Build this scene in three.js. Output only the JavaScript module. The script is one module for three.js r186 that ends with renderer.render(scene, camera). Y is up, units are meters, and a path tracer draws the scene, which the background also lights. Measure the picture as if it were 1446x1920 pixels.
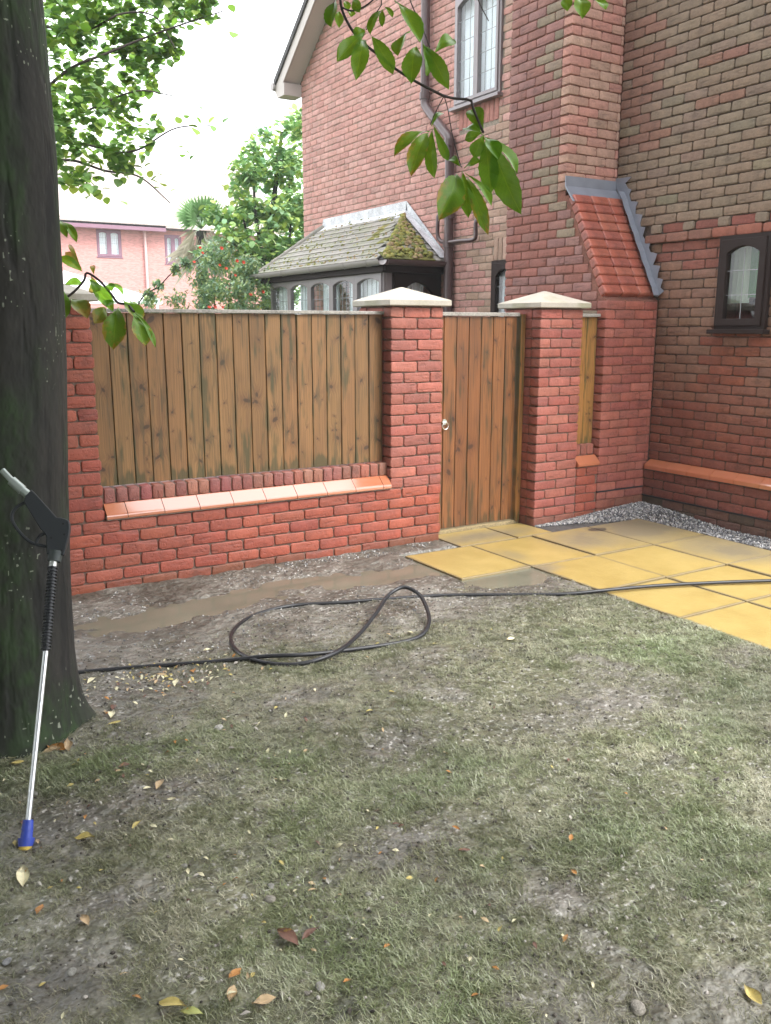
import * as THREE from 'three';
import { mergeGeometries } from 'three/addons/utils/BufferGeometryUtils.js';
import { RoundedBoxGeometry } from 'three/addons/geometries/RoundedBoxGeometry.js';

// ---------------------------------------------------------------- camera, sky, sun, exposure
const scene = new THREE.Scene();
const camera = new THREE.PerspectiveCamera(60.85, 771 / 1024, 0.05, 500);
const YAW = 0.5518, PITCH = 0.2093;
camera.position.set(-3.2606, 1.5843, 5.2231);
camera.lookAt(-3.2606 + Math.sin(YAW) * Math.cos(PITCH), 1.5843 - Math.sin(PITCH), 5.2231 - Math.cos(YAW) * Math.cos(PITCH));
const SKY_LEVEL = 1.3, SUN_LEVEL = 1.5, EXPOSURE = 3.15;
const SUN_FROM = new THREE.Vector3(3.2, 7, 6);
{
  const w = 256, h = 128, d = new Float32Array(w * h * 4);
  for (let j = 0; j < h; j++) for (let i = 0; i < w; i++) {
    const el = (j + 0.5) / h * Math.PI - Math.PI / 2, az = (i + 0.5) / w * Math.PI * 2, s = Math.sin(el);
    let L = s > 0 ? 0.96 + 0.14 * s : 0.3;
    L *= 1 + 0.06 * Math.sin(az * 3 + 2 * s) * Math.cos(az * 2 + 5 * s) * Math.max(0, s);
    L *= SKY_LEVEL;
    const k = (j * w + i) * 4;
    d[k] = L * 0.965; d[k + 1] = L * 0.99; d[k + 2] = L * 1.04; d[k + 3] = 1;
  }
  const t = new THREE.DataTexture(d, w, h, THREE.RGBAFormat, THREE.FloatType);
  t.mapping = THREE.EquirectangularReflectionMapping; t.magFilter = t.minFilter = THREE.LinearFilter; t.needsUpdate = true;
  scene.background = t; scene.environment = t;
}
const sun = new THREE.DirectionalLight(new THREE.Color(1, 0.975, 0.93), SUN_LEVEL);
sun.position.copy(SUN_FROM).multiplyScalar(3); sun.target.position.set(0, 0, 0);
sun.castShadow = true; sun.shadow.radius = 40; sun.shadow.mapSize.set(2048, 2048);
Object.assign(sun.shadow.camera, { left: -12, right: 12, top: 12, bottom: -12, near: 1, far: 70 });
scene.add(sun, sun.target);
const renderer = new THREE.WebGLRenderer({ antialias: true });
renderer.setSize(771, 1024);
renderer.toneMapping = THREE.LinearToneMapping; renderer.toneMappingExposure = EXPOSURE;
renderer.shadowMap.enabled = true;

// ---------------------------------------------------------------- helpers
function makeRandom(seed) { let a = seed >>> 0; return () => { a = (a + 0x6D2B79F5) >>> 0; let t = a; t = Math.imul(t ^ (t >>> 15), t | 1); t ^= t + Math.imul(t ^ (t >>> 7), t | 61); return ((t ^ (t >>> 14)) >>> 0) / 4294967296; }; }
const rnd = makeRandom(20240611);
const rr = (a, b) => a + (b - a) * rnd();
const clamp = (x, a = 0, b = 1) => Math.min(b, Math.max(a, x));
const mix = (a, b, t) => a + (b - a) * t;
const smooth = (a, b, x) => { const t = clamp((x - a) / (b - a)); return t * t * (3 - 2 * t); };
const mixc = (a, b, t) => [mix(a[0], b[0], t), mix(a[1], b[1], t), mix(a[2], b[2], t)];
const V = (x, y, z) => new THREE.Vector3(x, y, z);
const LIN = (r, g, b) => new THREE.Color().setRGB(r, g, b);
function hash(x, y, s) { let h = Math.imul(x, 374761393) + Math.imul(y, 668265263) + Math.imul(s, 1442695041) | 0; h = Math.imul(h ^ (h >>> 13), 1274126177); return ((h ^ (h >>> 16)) >>> 0) / 4294967296; }
function vnoise(x, y, s, px = 0, py = 0) {   // value noise, periodic when px, py > 0
  const xi = Math.floor(x), yi = Math.floor(y); let fx = x - xi, fy = y - yi; fx = fx * fx * (3 - 2 * fx); fy = fy * fy * (3 - 2 * fy);
  const m = (a, p) => p ? ((a % p) + p) % p : a;
  const x0 = m(xi, px), x1 = m(xi + 1, px), y0 = m(yi, py), y1 = m(yi + 1, py);
  return mix(mix(hash(x0, y0, s), hash(x1, y0, s), fx), mix(hash(x0, y1, s), hash(x1, y1, s), fx), fy);
}
function fbm(x, y, s, oct, px = 0, py = 0) { let v = 0, a = 0.5, n = 0; for (let o = 0; o < oct; o++) { v += a * vnoise(x, y, s + o * 17, px, py); n += a; a *= 0.5; x *= 2; y *= 2; px *= 2; py *= 2; } return v / n; }
const enc = (v) => { v = clamp(v); return 255 * (v <= 0.0031308 ? 12.92 * v : 1.055 * Math.pow(v, 1 / 2.4) - 0.055); };
function texture(w, h, fn, color = true, repeat = true) {   // fn(u, v) -> [r, g, b] linear, or one number
  const d = new Uint8Array(w * h * 4);
  for (let j = 0; j < h; j++) for (let i = 0; i < w; i++) {
    const c = fn((i + 0.5) / w, (j + 0.5) / h), k = (j * w + i) * 4;
    if (typeof c === 'number') { d[k] = d[k + 1] = d[k + 2] = color ? enc(c) : clamp(c) * 255; }
    else for (let q = 0; q < 3; q++) d[k + q] = color ? enc(c[q]) : clamp(c[q]) * 255;
    d[k + 3] = 255;
  }
  const t = new THREE.DataTexture(d, w, h, THREE.RGBAFormat);
  if (color) t.colorSpace = THREE.SRGBColorSpace;
  t.magFilter = THREE.LinearFilter; t.minFilter = THREE.LinearMipmapLinearFilter; t.generateMipmaps = true;
  t.wrapS = t.wrapT = repeat ? THREE.RepeatWrapping : THREE.ClampToEdgeWrapping; t.needsUpdate = true;
  return t;
}
const std = (o) => new THREE.MeshStandardMaterial({ roughness: 0.8, metalness: 0, side: THREE.DoubleSide, ...o });
const phy = (o) => new THREE.MeshPhysicalMaterial({ roughness: 0.8, metalness: 0, side: THREE.DoubleSide, ...o });
const taken = {};
const numbered = (n) => { taken[n] = (taken[n] || 0) + 1; return taken[n] === 1 ? n : n + '_' + String(taken[n] - 1).padStart(3, '0'); };
function mesh(parent, name, geometry, material) {
  const o = new THREE.Mesh(geometry, material); o.name = name; o.castShadow = o.receiveShadow = true; parent.add(o); return o;
}
function tag(o, label, category, group) { o.userData.label = label; o.userData.category = category; if (group) o.userData.group = group; return o; }
function thing(name, label, category, x = 0, y = 0, z = 0, group) { const g = new THREE.Group(); g.name = numbered(name); g.position.set(x, y, z); scene.add(g); return tag(g, label, category, group); }
function single(name, geometry, material, label, category, group) { return tag(mesh(scene, numbered(name), geometry, material), label, category, group); }
function structure(name, geometry, material) { const o = mesh(scene, numbered(name), geometry, material); o.userData.kind = 'structure'; return o; }
const box = (x0, x1, y0, y1, z0, z1) => new THREE.BoxGeometry(x1 - x0, y1 - y0, z1 - z0).translate((x0 + x1) / 2, (y0 + y1) / 2, (z0 + z1) / 2);
const rbox = (x0, x1, y0, y1, z0, z1, r = 0.004) => new RoundedBoxGeometry(x1 - x0, y1 - y0, z1 - z0, 2, r).translate((x0 + x1) / 2, (y0 + y1) / 2, (z0 + z1) / 2);
function metreUV(g, s = 1) {   // box mapping in metres
  if (g.index) g = g.toNonIndexed();
  const p = g.attributes.position, uv = new Float32Array(p.count * 2), a = V(), b = V(), c = V(), n = V();
  for (let i = 0; i < p.count; i += 3) {
    a.fromBufferAttribute(p, i); b.fromBufferAttribute(p, i + 1); c.fromBufferAttribute(p, i + 2);
    n.copy(b).sub(a).cross(c.clone().sub(a)); const x = Math.abs(n.x), y = Math.abs(n.y), z = Math.abs(n.z);
    [a, b, c].forEach((v, k) => { const q = x >= y && x >= z ? [v.z, v.y] : y >= z ? [v.x, v.z] : [v.x, v.y]; uv[(i + k) * 2] = q[0] / s; uv[(i + k) * 2 + 1] = q[1] / s; });
  }
  g.setAttribute('uv', new THREE.BufferAttribute(uv, 2)); return g;
}
const merged = (list) => mergeGeometries(list.map((g) => { const q = g.index ? g.toNonIndexed() : g; for (const k of Object.keys(q.attributes)) if (!['position', 'normal', 'uv'].includes(k)) q.deleteAttribute(k); return q; }));
function tube(points, r, seg = 40, rad = 8, closed = false) { return new THREE.TubeGeometry(new THREE.CatmullRomCurve3(points.map((p) => V(...p)), closed, 'centripetal'), seg, r, rad, closed); }
function rod(a, b, r, rad = 12, r2 = r) {
  const A = V(...a), B = V(...b), L = A.distanceTo(B), g = new THREE.CylinderGeometry(r2, r, L, rad);
  g.translate(0, L / 2, 0); g.applyQuaternion(new THREE.Quaternion().setFromUnitVectors(V(0, 1, 0), B.clone().sub(A).normalize())); return g.translate(...a);
}
function extrudeX(profile, x0, x1) {   // closed (z, y) profile run along x
  const s = new THREE.Shape(profile.map(([z, y]) => new THREE.Vector2(-z, y)));
  const g = new THREE.ExtrudeGeometry(s, { depth: x1 - x0, bevelEnabled: false, curveSegments: 6 });
  return g.rotateY(Math.PI / 2).translate(x0, 0, 0);
}
function extrudeZ(profile, z0, z1) {   // closed (x, y) profile run along z
  const s = new THREE.Shape(profile.map(([x, y]) => new THREE.Vector2(x, y)));
  return new THREE.ExtrudeGeometry(s, { depth: z1 - z0, bevelEnabled: false }).translate(0, 0, z0);
}

// ---------------------------------------------------------------- surfaces
const brickMap = texture(1024, 1024, (u, v) => {
  const a = fbm(u * 8, v * 8, 1, 4, 8, 8), f = vnoise(u * 256, v * 256, 5, 256, 256), g = fbm(u * 60, v * 60, 9, 2, 60, 60);
  const crease = smooth(0.62, 0.8, fbm(u * 10, v * 40, 12, 3, 10, 40));
  const band = fbm(u * 16, v * 3, 22, 2, 16, 3);
  let k = 0.78 + 0.26 * (a - 0.5) + 0.16 * (f - 0.5) + 0.2 * (g - 0.5) + 0.22 * (band - 0.5) - 0.16 * crease;
  const pale = smooth(0.7, 0.82, fbm(u * 30, v * 30, 31, 3, 30, 30)) * 0.12;
  return [clamp(k + pale), clamp(k * 0.985 + pale * 1.1), clamp(k * 0.97 + pale * 1.1)];
});
const brickBump = texture(1024, 1024, (u, v) => clamp(0.55 + 0.5 * (fbm(u * 60, v * 60, 9, 3, 60, 60) - 0.5) + 0.35 * (fbm(u * 12, v * 24, 3, 3, 12, 24) - 0.5) - 0.35 * smooth(0.62, 0.8, fbm(u * 10, v * 40, 12, 3, 10, 40)) - 0.3 * smooth(0.78, 0.86, vnoise(u * 110, v * 110, 40, 110, 110))), false);
const mortarMap = texture(512, 512, (u, v) => { const k = 0.7 + 0.5 * (fbm(u * 12, v * 12, 70, 4, 12, 12) - 0.5) + 0.4 * (vnoise(u * 128, v * 128, 75, 128, 128) - 0.5); return clamp(k); });
const M = {};
M.mortar = std({ color: LIN(0.2, 0.125, 0.095), map: mortarMap, roughness: 0.95 });
M.paleMortar = std({ color: LIN(0.34, 0.28, 0.22), map: mortarMap, roughness: 0.95 });
const brickMaterials = new Map();
function brickMaterial(c, rough) {
  const q = c.map((v) => Math.exp(Math.round(Math.log(v) / 0.07) * 0.07)), key = q.join() + rough;
  if (!brickMaterials.has(key)) brickMaterials.set(key, std({ color: LIN(q[0] * 1.25, q[1] * 1.25, q[2] * 1.25), map: brickMap, bumpMap: brickBump, bumpScale: 0.004, roughness: rough }));
  return brickMaterials.get(key);
}
M.brickwork = std({ vertexColors: true, map: brickMap, bumpMap: brickBump, bumpScale: 0.004, roughness: 0.82 });
// a worn brick: front face toward +z, corners clipped, edges eased; 38 triangles
const brickShapes = new Map();
function brickShape(len, ht, dep, variant) {
  const key = [Math.round(len * 1000), Math.round(ht * 1000), Math.round(dep * 1000), variant].join();
  if (brickShapes.has(key)) return brickShapes.get(key);
  const R = makeRandom(variant * 7919 + 13), c = Math.min(0.01, len * 0.15), e = 0.005, a = len / 2, b = ht / 2;
  const ring = [[-a + c, -b], [a - c, -b], [a, -b + c], [a, b - c], [a - c, b], [-a + c, b], [-a, b - c], [-a, -b + c]].map(([x, y]) => [x + (R() - 0.5) * 0.005, y + (R() - 0.5) * 0.006]);
  const pos = [], nor = [], uv = [], idx = [], ou = R() * 8, ov = R() * 8;
  const put = (x, y, z, n) => { pos.push(x, y, z); const l = Math.hypot(...n); nor.push(n[0] / l, n[1] / l, n[2] / l); uv.push(x + ou + z * 0.5, y + ov + z * 0.5); };
  for (const [x, y] of ring) put(x * (1 - e / a), y * (1 - e / b), (R() - 0.5) * 0.002, [x / a * 0.12, y / b * 0.12, 1]);
  for (const [x, y] of ring) put(x, y, -e, [Math.abs(x) > a - c / 2 ? Math.sign(x) : 0, Math.abs(y) > b - c / 2 ? Math.sign(y) : 0, 0.7]);
  for (const [x, y] of ring) put(x, y, -dep, [Math.abs(x) > a - c / 2 ? Math.sign(x) : 0, Math.abs(y) > b - c / 2 ? Math.sign(y) : 0.0001, 0]);
  for (let i = 1; i < 7; i++) idx.push(0, i, i + 1);
  for (let k = 0; k < 2; k++) for (let i = 0; i < 8; i++) { const j = (i + 1) % 8, A = k * 8; idx.push(A + i, A + 8 + i, A + 8 + j, A + i, A + 8 + j, A + j); }
  const g = new THREE.BufferGeometry();
  g.setAttribute('position', new THREE.Float32BufferAttribute(pos, 3)); g.setAttribute('normal', new THREE.Float32BufferAttribute(nor, 3)); g.setAttribute('uv', new THREE.Float32BufferAttribute(uv, 2)); g.setIndex(idx);
  brickShapes.set(key, g); return g;
}
const vary = (c, k) => { k *= 0.8; const l = 1 + (rnd() - 0.5) * k, h = (rnd() - 0.5) * k * 0.16; return [c[0] * l * (1 - h * 0.4), c[1] * l * (1 + h), c[2] * l * (1 + h * 0.8)]; };
const pick = (list) => list[Math.floor(rnd() * list.length)];
// one face of stretcher bond; face 'z' looks toward +z, face 'x' looks toward -x (u runs along +z)
function layFace(out, o) {
  const { face, plane, u0, u1, y0, n, tone, parity = 0, holes = [], bound, dep = 0.1, rough = 0.8, shift = 0, splits } = o;
  for (let i = 0; i < n; i++) {
    const y = y0 + i * 0.075, yc = y + 0.0325; let lo = u0, hi = u1;
    if (bound) { const b = bound(y, y + 0.065, i); lo = Math.max(lo, b[0]); hi = Math.min(hi, b[1]); }
    let spans = [[lo, hi]];
    for (const h of holes) if (yc > h[2] && yc < h[3]) spans = spans.flatMap(([a, b]) => h[1] <= a || h[0] >= b ? [[a, b]] : [[a, h[0]], [h[1], b]]);
    if (splits) { const s = splits(i); spans = spans.flatMap(([a, b]) => s > a && s < b ? [[a, s - 0.006], [s + 0.006, b]] : [[a, b]]); }
    const off = u0 + shift + ((i + parity) % 2 ? 0.1125 : 0);
    for (const [a, b] of spans) {
      if (b - a < 0.02) continue;
      const k0 = Math.floor((a - off) / 0.225) - 1, k1 = Math.ceil((b - off) / 0.225) + 1;
      for (let k = k0; k <= k1; k++) {
        const s = Math.max(a, off + k * 0.225), e = Math.min(b, off + k * 0.225 + 0.2165);
        if (e - s < 0.025) continue;
        const u = (s + e) / 2, pr = (rnd() - 0.5) * 0.004;
        out.push({ face, pos: face === 'z' ? [u, yc, plane + pr] : [plane + pr, yc, u], len: Math.round((e - s) * 500) / 500, ht: 0.0665, dep, tone: tone(u, yc, i), rough, variant: Math.floor(rnd() * 24), tilt: (rnd() - 0.5) * 0.012 });
      }
    }
  }
}
function bigness(b) { const d = camera.position.distanceTo(V(...b.pos)); const n = b.face === 'z' ? (camera.position.z - b.pos[2]) / d : (b.pos[0] - camera.position.x) / d; const s = inView(b.pos) ? 1 : 0.01; return s * b.len * b.ht * Math.max(0, n) / (d * d); }
camera.updateMatrixWorld(); camera.updateProjectionMatrix();
function inView(p) { const v = V(...p).project(camera); return Math.abs(v.x) < 1.02 && Math.abs(v.y) < 1.02 && v.z < 1; }
const ROT = { z: 0, x: -Math.PI / 2 };
function setBricks(groups, most) {   // groups: [{ parent, list }]; the largest in view are meshes, the rest one part per wall
  const all = groups.flatMap((g) => g.list); all.forEach((b) => { b.size = bigness(b); });
  const keep = new Set([...all].sort((a, b) => b.size - a.size).slice(0, most));
  for (const { parent, list, name = 'brick' } of groups) {
    const rest = [];
    for (const b of list) {
      const g = brickShape(b.len, b.ht, b.dep, b.variant);
      if (keep.has(b)) { const m = mesh(parent, name, g, brickMaterial(b.tone, b.rough)); m.position.set(...b.pos); m.rotation.set(0, ROT[b.face], b.face === 'z' ? b.tilt : 0); if (b.spin) m.rotation.set(0, ROT[b.face], b.spin); }
      else {
        const q = g.clone(); q.applyMatrix4(new THREE.Matrix4().compose(V(...b.pos), new THREE.Quaternion().setFromEuler(new THREE.Euler(0, ROT[b.face], b.spin || b.tilt)), V(1, 1, 1)));
        const c = new Float32Array(q.attributes.position.count * 3); for (let i = 0; i < c.length; i++) c[i] = b.tone[i % 3] * 1.25;
        q.setAttribute('color', new THREE.BufferAttribute(c, 3)); rest.push(q);
      }
    }
    if (rest.length) { const m = mesh(parent, 'brickwork', mergeGeometries(rest), M.brickwork); m.userData.kind = 'stuff'; }
  }
}
function holedWall(face, plane, thick, u0, u1, y0, y1, holes) {   // slab of wall with rectangular openings
  const us = [...new Set([u0, u1, ...holes.flatMap((h) => [h[0], h[1]])])].filter((u) => u >= u0 && u <= u1).sort((a, b) => a - b);
  const ys = [...new Set([y0, y1, ...holes.flatMap((h) => [h[2], h[3]])])].filter((y) => y >= y0 && y <= y1).sort((a, b) => a - b);
  const out = [];
  for (let i = 0; i + 1 < us.length; i++) for (let j = 0; j + 1 < ys.length; j++) {
    const uc = (us[i] + us[i + 1]) / 2, yc = (ys[j] + ys[j + 1]) / 2;
    if (holes.some((h) => uc > h[0] && uc < h[1] && yc > h[2] && yc < h[3])) continue;
    out.push(face === 'z' ? box(us[i], us[i + 1], ys[j], ys[j + 1], plane - thick, plane) : box(plane, plane + thick, ys[j], ys[j + 1], us[i], us[i + 1]));
  }
  return metreUV(merged(out));
}
// ---------------------------------------------------------------- ground
const blob = (x, z, cx, cz, rx, rz) => Math.exp(-(((x - cx) / rx) ** 2 + ((z - cz) / rz) ** 2));
const MUD_PATCHES = [[-1.62, 2.59, 0.3, 0.16], [-1.95, 3.17, 0.28, 0.15], [-2.48, 2.47, 0.28, 0.14], [-2.8, 2.5, 0.3, 0.25], [-0.6, 2.76, 0.55, 0.2], [-1.7, 3.63, 0.16, 0.14], [-2.8, 2.98, 0.2, 0.12], [-2.98, 3.22, 0.25, 0.2], [0.1, 1.25, 0.6, 0.3], [-1.72, 2.0, 0.3, 0.12], [-2.4, 1.55, 0.5, 0.25]];
const GREEN_PATCHES = [[-1.58, 2.95, 0.3, 0.14], [-2.32, 3.5, 0.3, 0.25], [-2.1, 3.8, 0.4, 0.25], [-0.02, 2.4, 0.45, 0.3], [-0.1, 2.93, 0.4, 0.25], [-1.3, 3.5, 0.25, 0.2], [-2.05, 2.52, 0.2, 0.12], [-2.7, 2.2, 0.2, 0.14], [-1.95, 3.45, 0.3, 0.2]];
function barren(x, z) {   // 1 bare mud, 0 turf
  let m = smooth(1.75, 1.2, z + 0.25 * (fbm(x * 3, z * 3, 301, 3) - 0.5) - 0.12 * clamp(x + 1.5));
  for (const p of MUD_PATCHES) m = Math.max(m, 0.95 * blob(x, z, ...p));
  m = Math.max(m, smooth(0.56, 0.7, fbm(x * 2.6, z * 2.6, 311, 4)) * 0.7);
  return clamp(m);
}
function lush(x, z) { let m = 0; for (const p of GREEN_PATCHES) m = Math.max(m, blob(x, z, ...p)); return clamp(m * 0.8 + 0.5 * smooth(0.48, 0.68, fbm(x * 1.9, z * 1.9, 331, 3))); }
const POOLS = [[-0.94, 0.42, 0.3, 0.1], [-0.5, 0.6, 0.3, 0.1], [-1.48, 0.58, 0.2, 0.12], [-1.98, 0.64, 0.24, 0.13], [0.2, 1.08, 0.26, 0.13], [-0.2, 0.62, 0.12, 0.08]];
const onPatio = (x, z) => (z > 0.22 && x > 0.53) || (z > 0.22 && z < 0.95 && x > -0.05) || (z <= 0.22 && x > 0.45);
function groundHeight(x, z) {
  let h = 0.008 + 0.02 * (fbm(x * 2.2, z * 2.2, 201, 3) - 0.45) + 0.026 * (fbm(x * 11, z * 11, 211, 3) - 0.5);
  for (const p of POOLS) h -= 0.027 * blob(x, z, ...p) ** 0.7;
  if (z < 0.12) h += 0.012 * smooth(0.12, 0, z) * (0.4 + fbm(x * 9, z * 9, 213, 2));
  if (onPatio(x, z)) h = Math.min(h, -0.02) - 0.01;
  return h;
}
const GX0 = -4.4, GX1 = 2.75, GZ0 = -0.35, GZ1 = 5.2;
{
  const soil = (x, z) => {
    const f = fbm(x * 5, z * 5, 401, 4), g = fbm(x * 26, z * 26, 402, 3), s = hash(Math.floor(x * 310), Math.floor(z * 310), 403), m = barren(x, z);
    let c = mixc([0.1, 0.09, 0.072], [0.21, 0.195, 0.168], clamp((f - 0.32) * 2));
    const turf = mixc([0.085, 0.085, 0.048], [0.17, 0.165, 0.1], clamp((fbm(x * 9, z * 9, 405, 3) - 0.3) * 2.2));
    c = mixc(turf, c, clamp(m * 1.2 - 0.1 + (g - 0.5) * 0.7));
    const k = 0.72 + 0.75 * (g - 0.5) + 0.35 * (s - 0.5) + 0.4 * (fbm(x * 90, z * 90, 409, 2) - 0.5);
    c = [c[0] * k * 1.3, c[1] * k * 1.3, c[2] * k * 1.3];
    const grit = smooth(0.8, 0.84, vnoise(x * 95, z * 95, 407)) * smooth(0.45, 0.6, fbm(x * 3, z * 3, 408, 2));
    return mixc(c, [0.42, 0.4, 0.37], grit * 0.8);
  };
  const W = GX1 - GX0, D = GZ1 - GZ0;
  const map = texture(2048, 1600, (u, v) => soil(GX0 + u * W, GZ1 - v * D), true, false);
  const bump = texture(1024, 1024, (u, v) => clamp(0.5 + 0.9 * (fbm(u * 70, v * 70, 421, 4, 70, 70) - 0.5)), false);
  bump.repeat.set(3, 3);
  const nx = 300, nz = 240, g = new THREE.PlaneGeometry(W, D, nx, nz).rotateX(-Math.PI / 2).translate((GX0 + GX1) / 2, 0, (GZ0 + GZ1) / 2);
  const p = g.attributes.position;
  for (let i = 0; i < p.count; i++) { const x = p.getX(i), z = p.getZ(i), e = Math.max(smooth(GX0 + 0.6, GX0, x), smooth(GZ1 - 0.5, GZ1, z)); p.setY(i, mix(groundHeight(x, z), 0.002, e)); }
  g.computeVertexNormals();
  structure('garden_ground', g, std({ map, bumpMap: bump, bumpScale: 0.02, roughness: 0.45 }));
  const far = new THREE.PlaneGeometry(400, 400, 1, 1).rotateX(-Math.PI / 2).translate(0, -0.06, -40);
  const fu = far.attributes.uv; for (let i = 0; i < fu.count; i++) fu.setXY(i, fu.getX(i) * 160, fu.getY(i) * 160);
  structure('ground', far, std({ map: texture(512, 512, (u, v) => { const k = fbm(u * 20, v * 20, 431, 4, 20, 20); return mixc([0.04, 0.055, 0.025], [0.13, 0.14, 0.07], k); }), roughness: 0.95 }));
  const pool = new THREE.PlaneGeometry(3, 1.35).rotateX(-Math.PI / 2).translate(-0.95, -0.0012, 0.75);
  structure('puddle_water', pool, phy({ color: LIN(0.19, 0.185, 0.135), roughness: 0.08, specularIntensity: 0.9, map: texture(512, 256, (u, v) => clamp(0.82 + 0.35 * (fbm(u * 9, v * 5, 441, 4) - 0.5))) }));
}
// ---------------------------------------------------------------- patio
{
  const slabBump = texture(512, 512, (u, v) => clamp(0.5 + 0.5 * (fbm(u * 60, v * 60, 511, 3, 60, 60) - 0.5) + 0.3 * (fbm(u * 9, v * 9, 512, 3, 9, 9) - 0.5)), false);
  // silt washed out of the joints lies on the slabs in patches with ragged outlines
  const SILT = [[0.5, 1.0, 0.2, 0.12, 1.2], [0.62, 0.62, 0.12, 0.25, 0.6], [0.75, 0.05, 0.7, 0.17, 0.95], [1.42, 0.55, 0.4, 0.36, 0.95], [2.0, 0.5, 0.5, 0.5, 1.2], [2.1, 1.3, 0.42, 0.55, 1.0], [2.2, 2.1, 0.4, 0.6, 0.8], [1.75, 0.3, 0.2, 0.1, 1.0]];
  const slabTexture = (x0, x1, z0, z1, seed) => texture(256, 256, (u, v) => {
    const x = mix(x0, x1, u), z = mix(z0, z1, v), f = fbm(u * 5 + seed, v * 5, 521, 4), g = vnoise(u * 190, v * 190, seed), tone = hash(seed, 2, 3);
    let c = mixc([0.375, 0.265, 0.082], [0.46, 0.335, 0.115], clamp(f * 1.4 - 0.2 + 0.3 * (tone - 0.5))); const k = 0.92 + 0.16 * (g - 0.5); c = c.map((q) => q * k);
    let s = 0; for (const [a, b, p, q, w] of SILT) s = Math.max(s, w * blob(x, z, a, b, p, q));
    const rag = 0.55 * (fbm(x * 5, z * 5, 531, 4) - 0.5) + 0.25 * (fbm(x * 30, z * 30, 533, 3) - 0.5);
    c = mixc(c, [0.255, 0.205, 0.115], 0.85 * smooth(0.15, 0.8, s + rag * 0.6)); c = mixc(c, [0.19, 0.16, 0.11], 0.7 * smooth(0.75, 1.05, s + rag));
    const e = Math.min(u, 1 - u, v, 1 - v), w2 = 0.015 + 0.05 * fbm(x * 12, z * 12, 535, 3); c = mixc(c, [0.17, 0.135, 0.08], 0.7 * smooth(w2, w2 * 0.25, e));
    return mixc(c, [0.05, 0.042, 0.036], 0.85 * smooth(0.5, 0.62, 1.0 * blob(x, z, 1.72, 0.36, 0.11, 0.07) + rag * 0.8));
  }, true, false);
  const bed = structure('patio', metreUV(box(0.5, 2.3, -0.06, -0.012, 0.25, 3.6)), std({ color: LIN(0.09, 0.075, 0.06), map: mortarMap, roughness: 0.9 }));
  const rows = [0.24, 0.93, 1.57, 2.165, 2.755, 3.36], cols = [-0.045, 0.54, 1.122, 1.715, 2.31];
  const kinds = [[0, 1, 2, 3], [-1, 0, 1, 2], [-1, 4, 0, 2], [-1, 0, 4, 1], [-1, 1, 0, 0]];
  let slabs = 0;
  const lay = (x0, x1, z0, z1, k, y) => {
    const w = x1 - x0 - 0.012, d = z1 - z0 - 0.012;
    const g = new RoundedBoxGeometry(w, 0.035, d, 1, 0.005), p = g.attributes.position, n = g.attributes.normal, uv = g.attributes.uv;
    for (let i = 0; i < p.count; i++) uv.setXY(i, clamp(p.getX(i) / w + 0.5, 0.01, 0.99), clamp(p.getZ(i) / d + 0.5, 0.01, 0.99));
    const m = mesh(bed, 'paving_slab', g, phy({ map: slabTexture(x0, x1, z0, z1, 40 + ++slabs), bumpMap: slabBump, bumpScale: 0.0025, roughness: 0.38 })); m.position.set((x0 + x1) / 2, y - 0.0175, (z0 + z1) / 2); m.rotation.set(rr(-0.006, 0.006), rr(-0.008, 0.008), rr(-0.006, 0.006));
  };
  for (let j = 0; j < 5; j++) for (let i = 0; i < 4; i++) if (kinds[j][i] >= 0) lay(cols[i] - j * 0.004, cols[i + 1] - j * 0.004, rows[j], rows[j + 1], kinds[j][i], 0.009 + rr(-0.003, 0.003));
  lay(0.46, 1.0, -0.17, 0.235, 2, 0.008); lay(1.0, 1.36, -0.17, 0.235, 3, 0.008);
  const sill = mesh(bed, 'threshold', metreUV(rbox(0.45, 1.35, -0.05, 0.03, -0.27, -0.175)), std({ color: LIN(0.4, 0.31, 0.16), map: mortarMap, roughness: 0.8 }));
  sill.userData.label = 'pale worn threshold strip under the gate';
}
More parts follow.
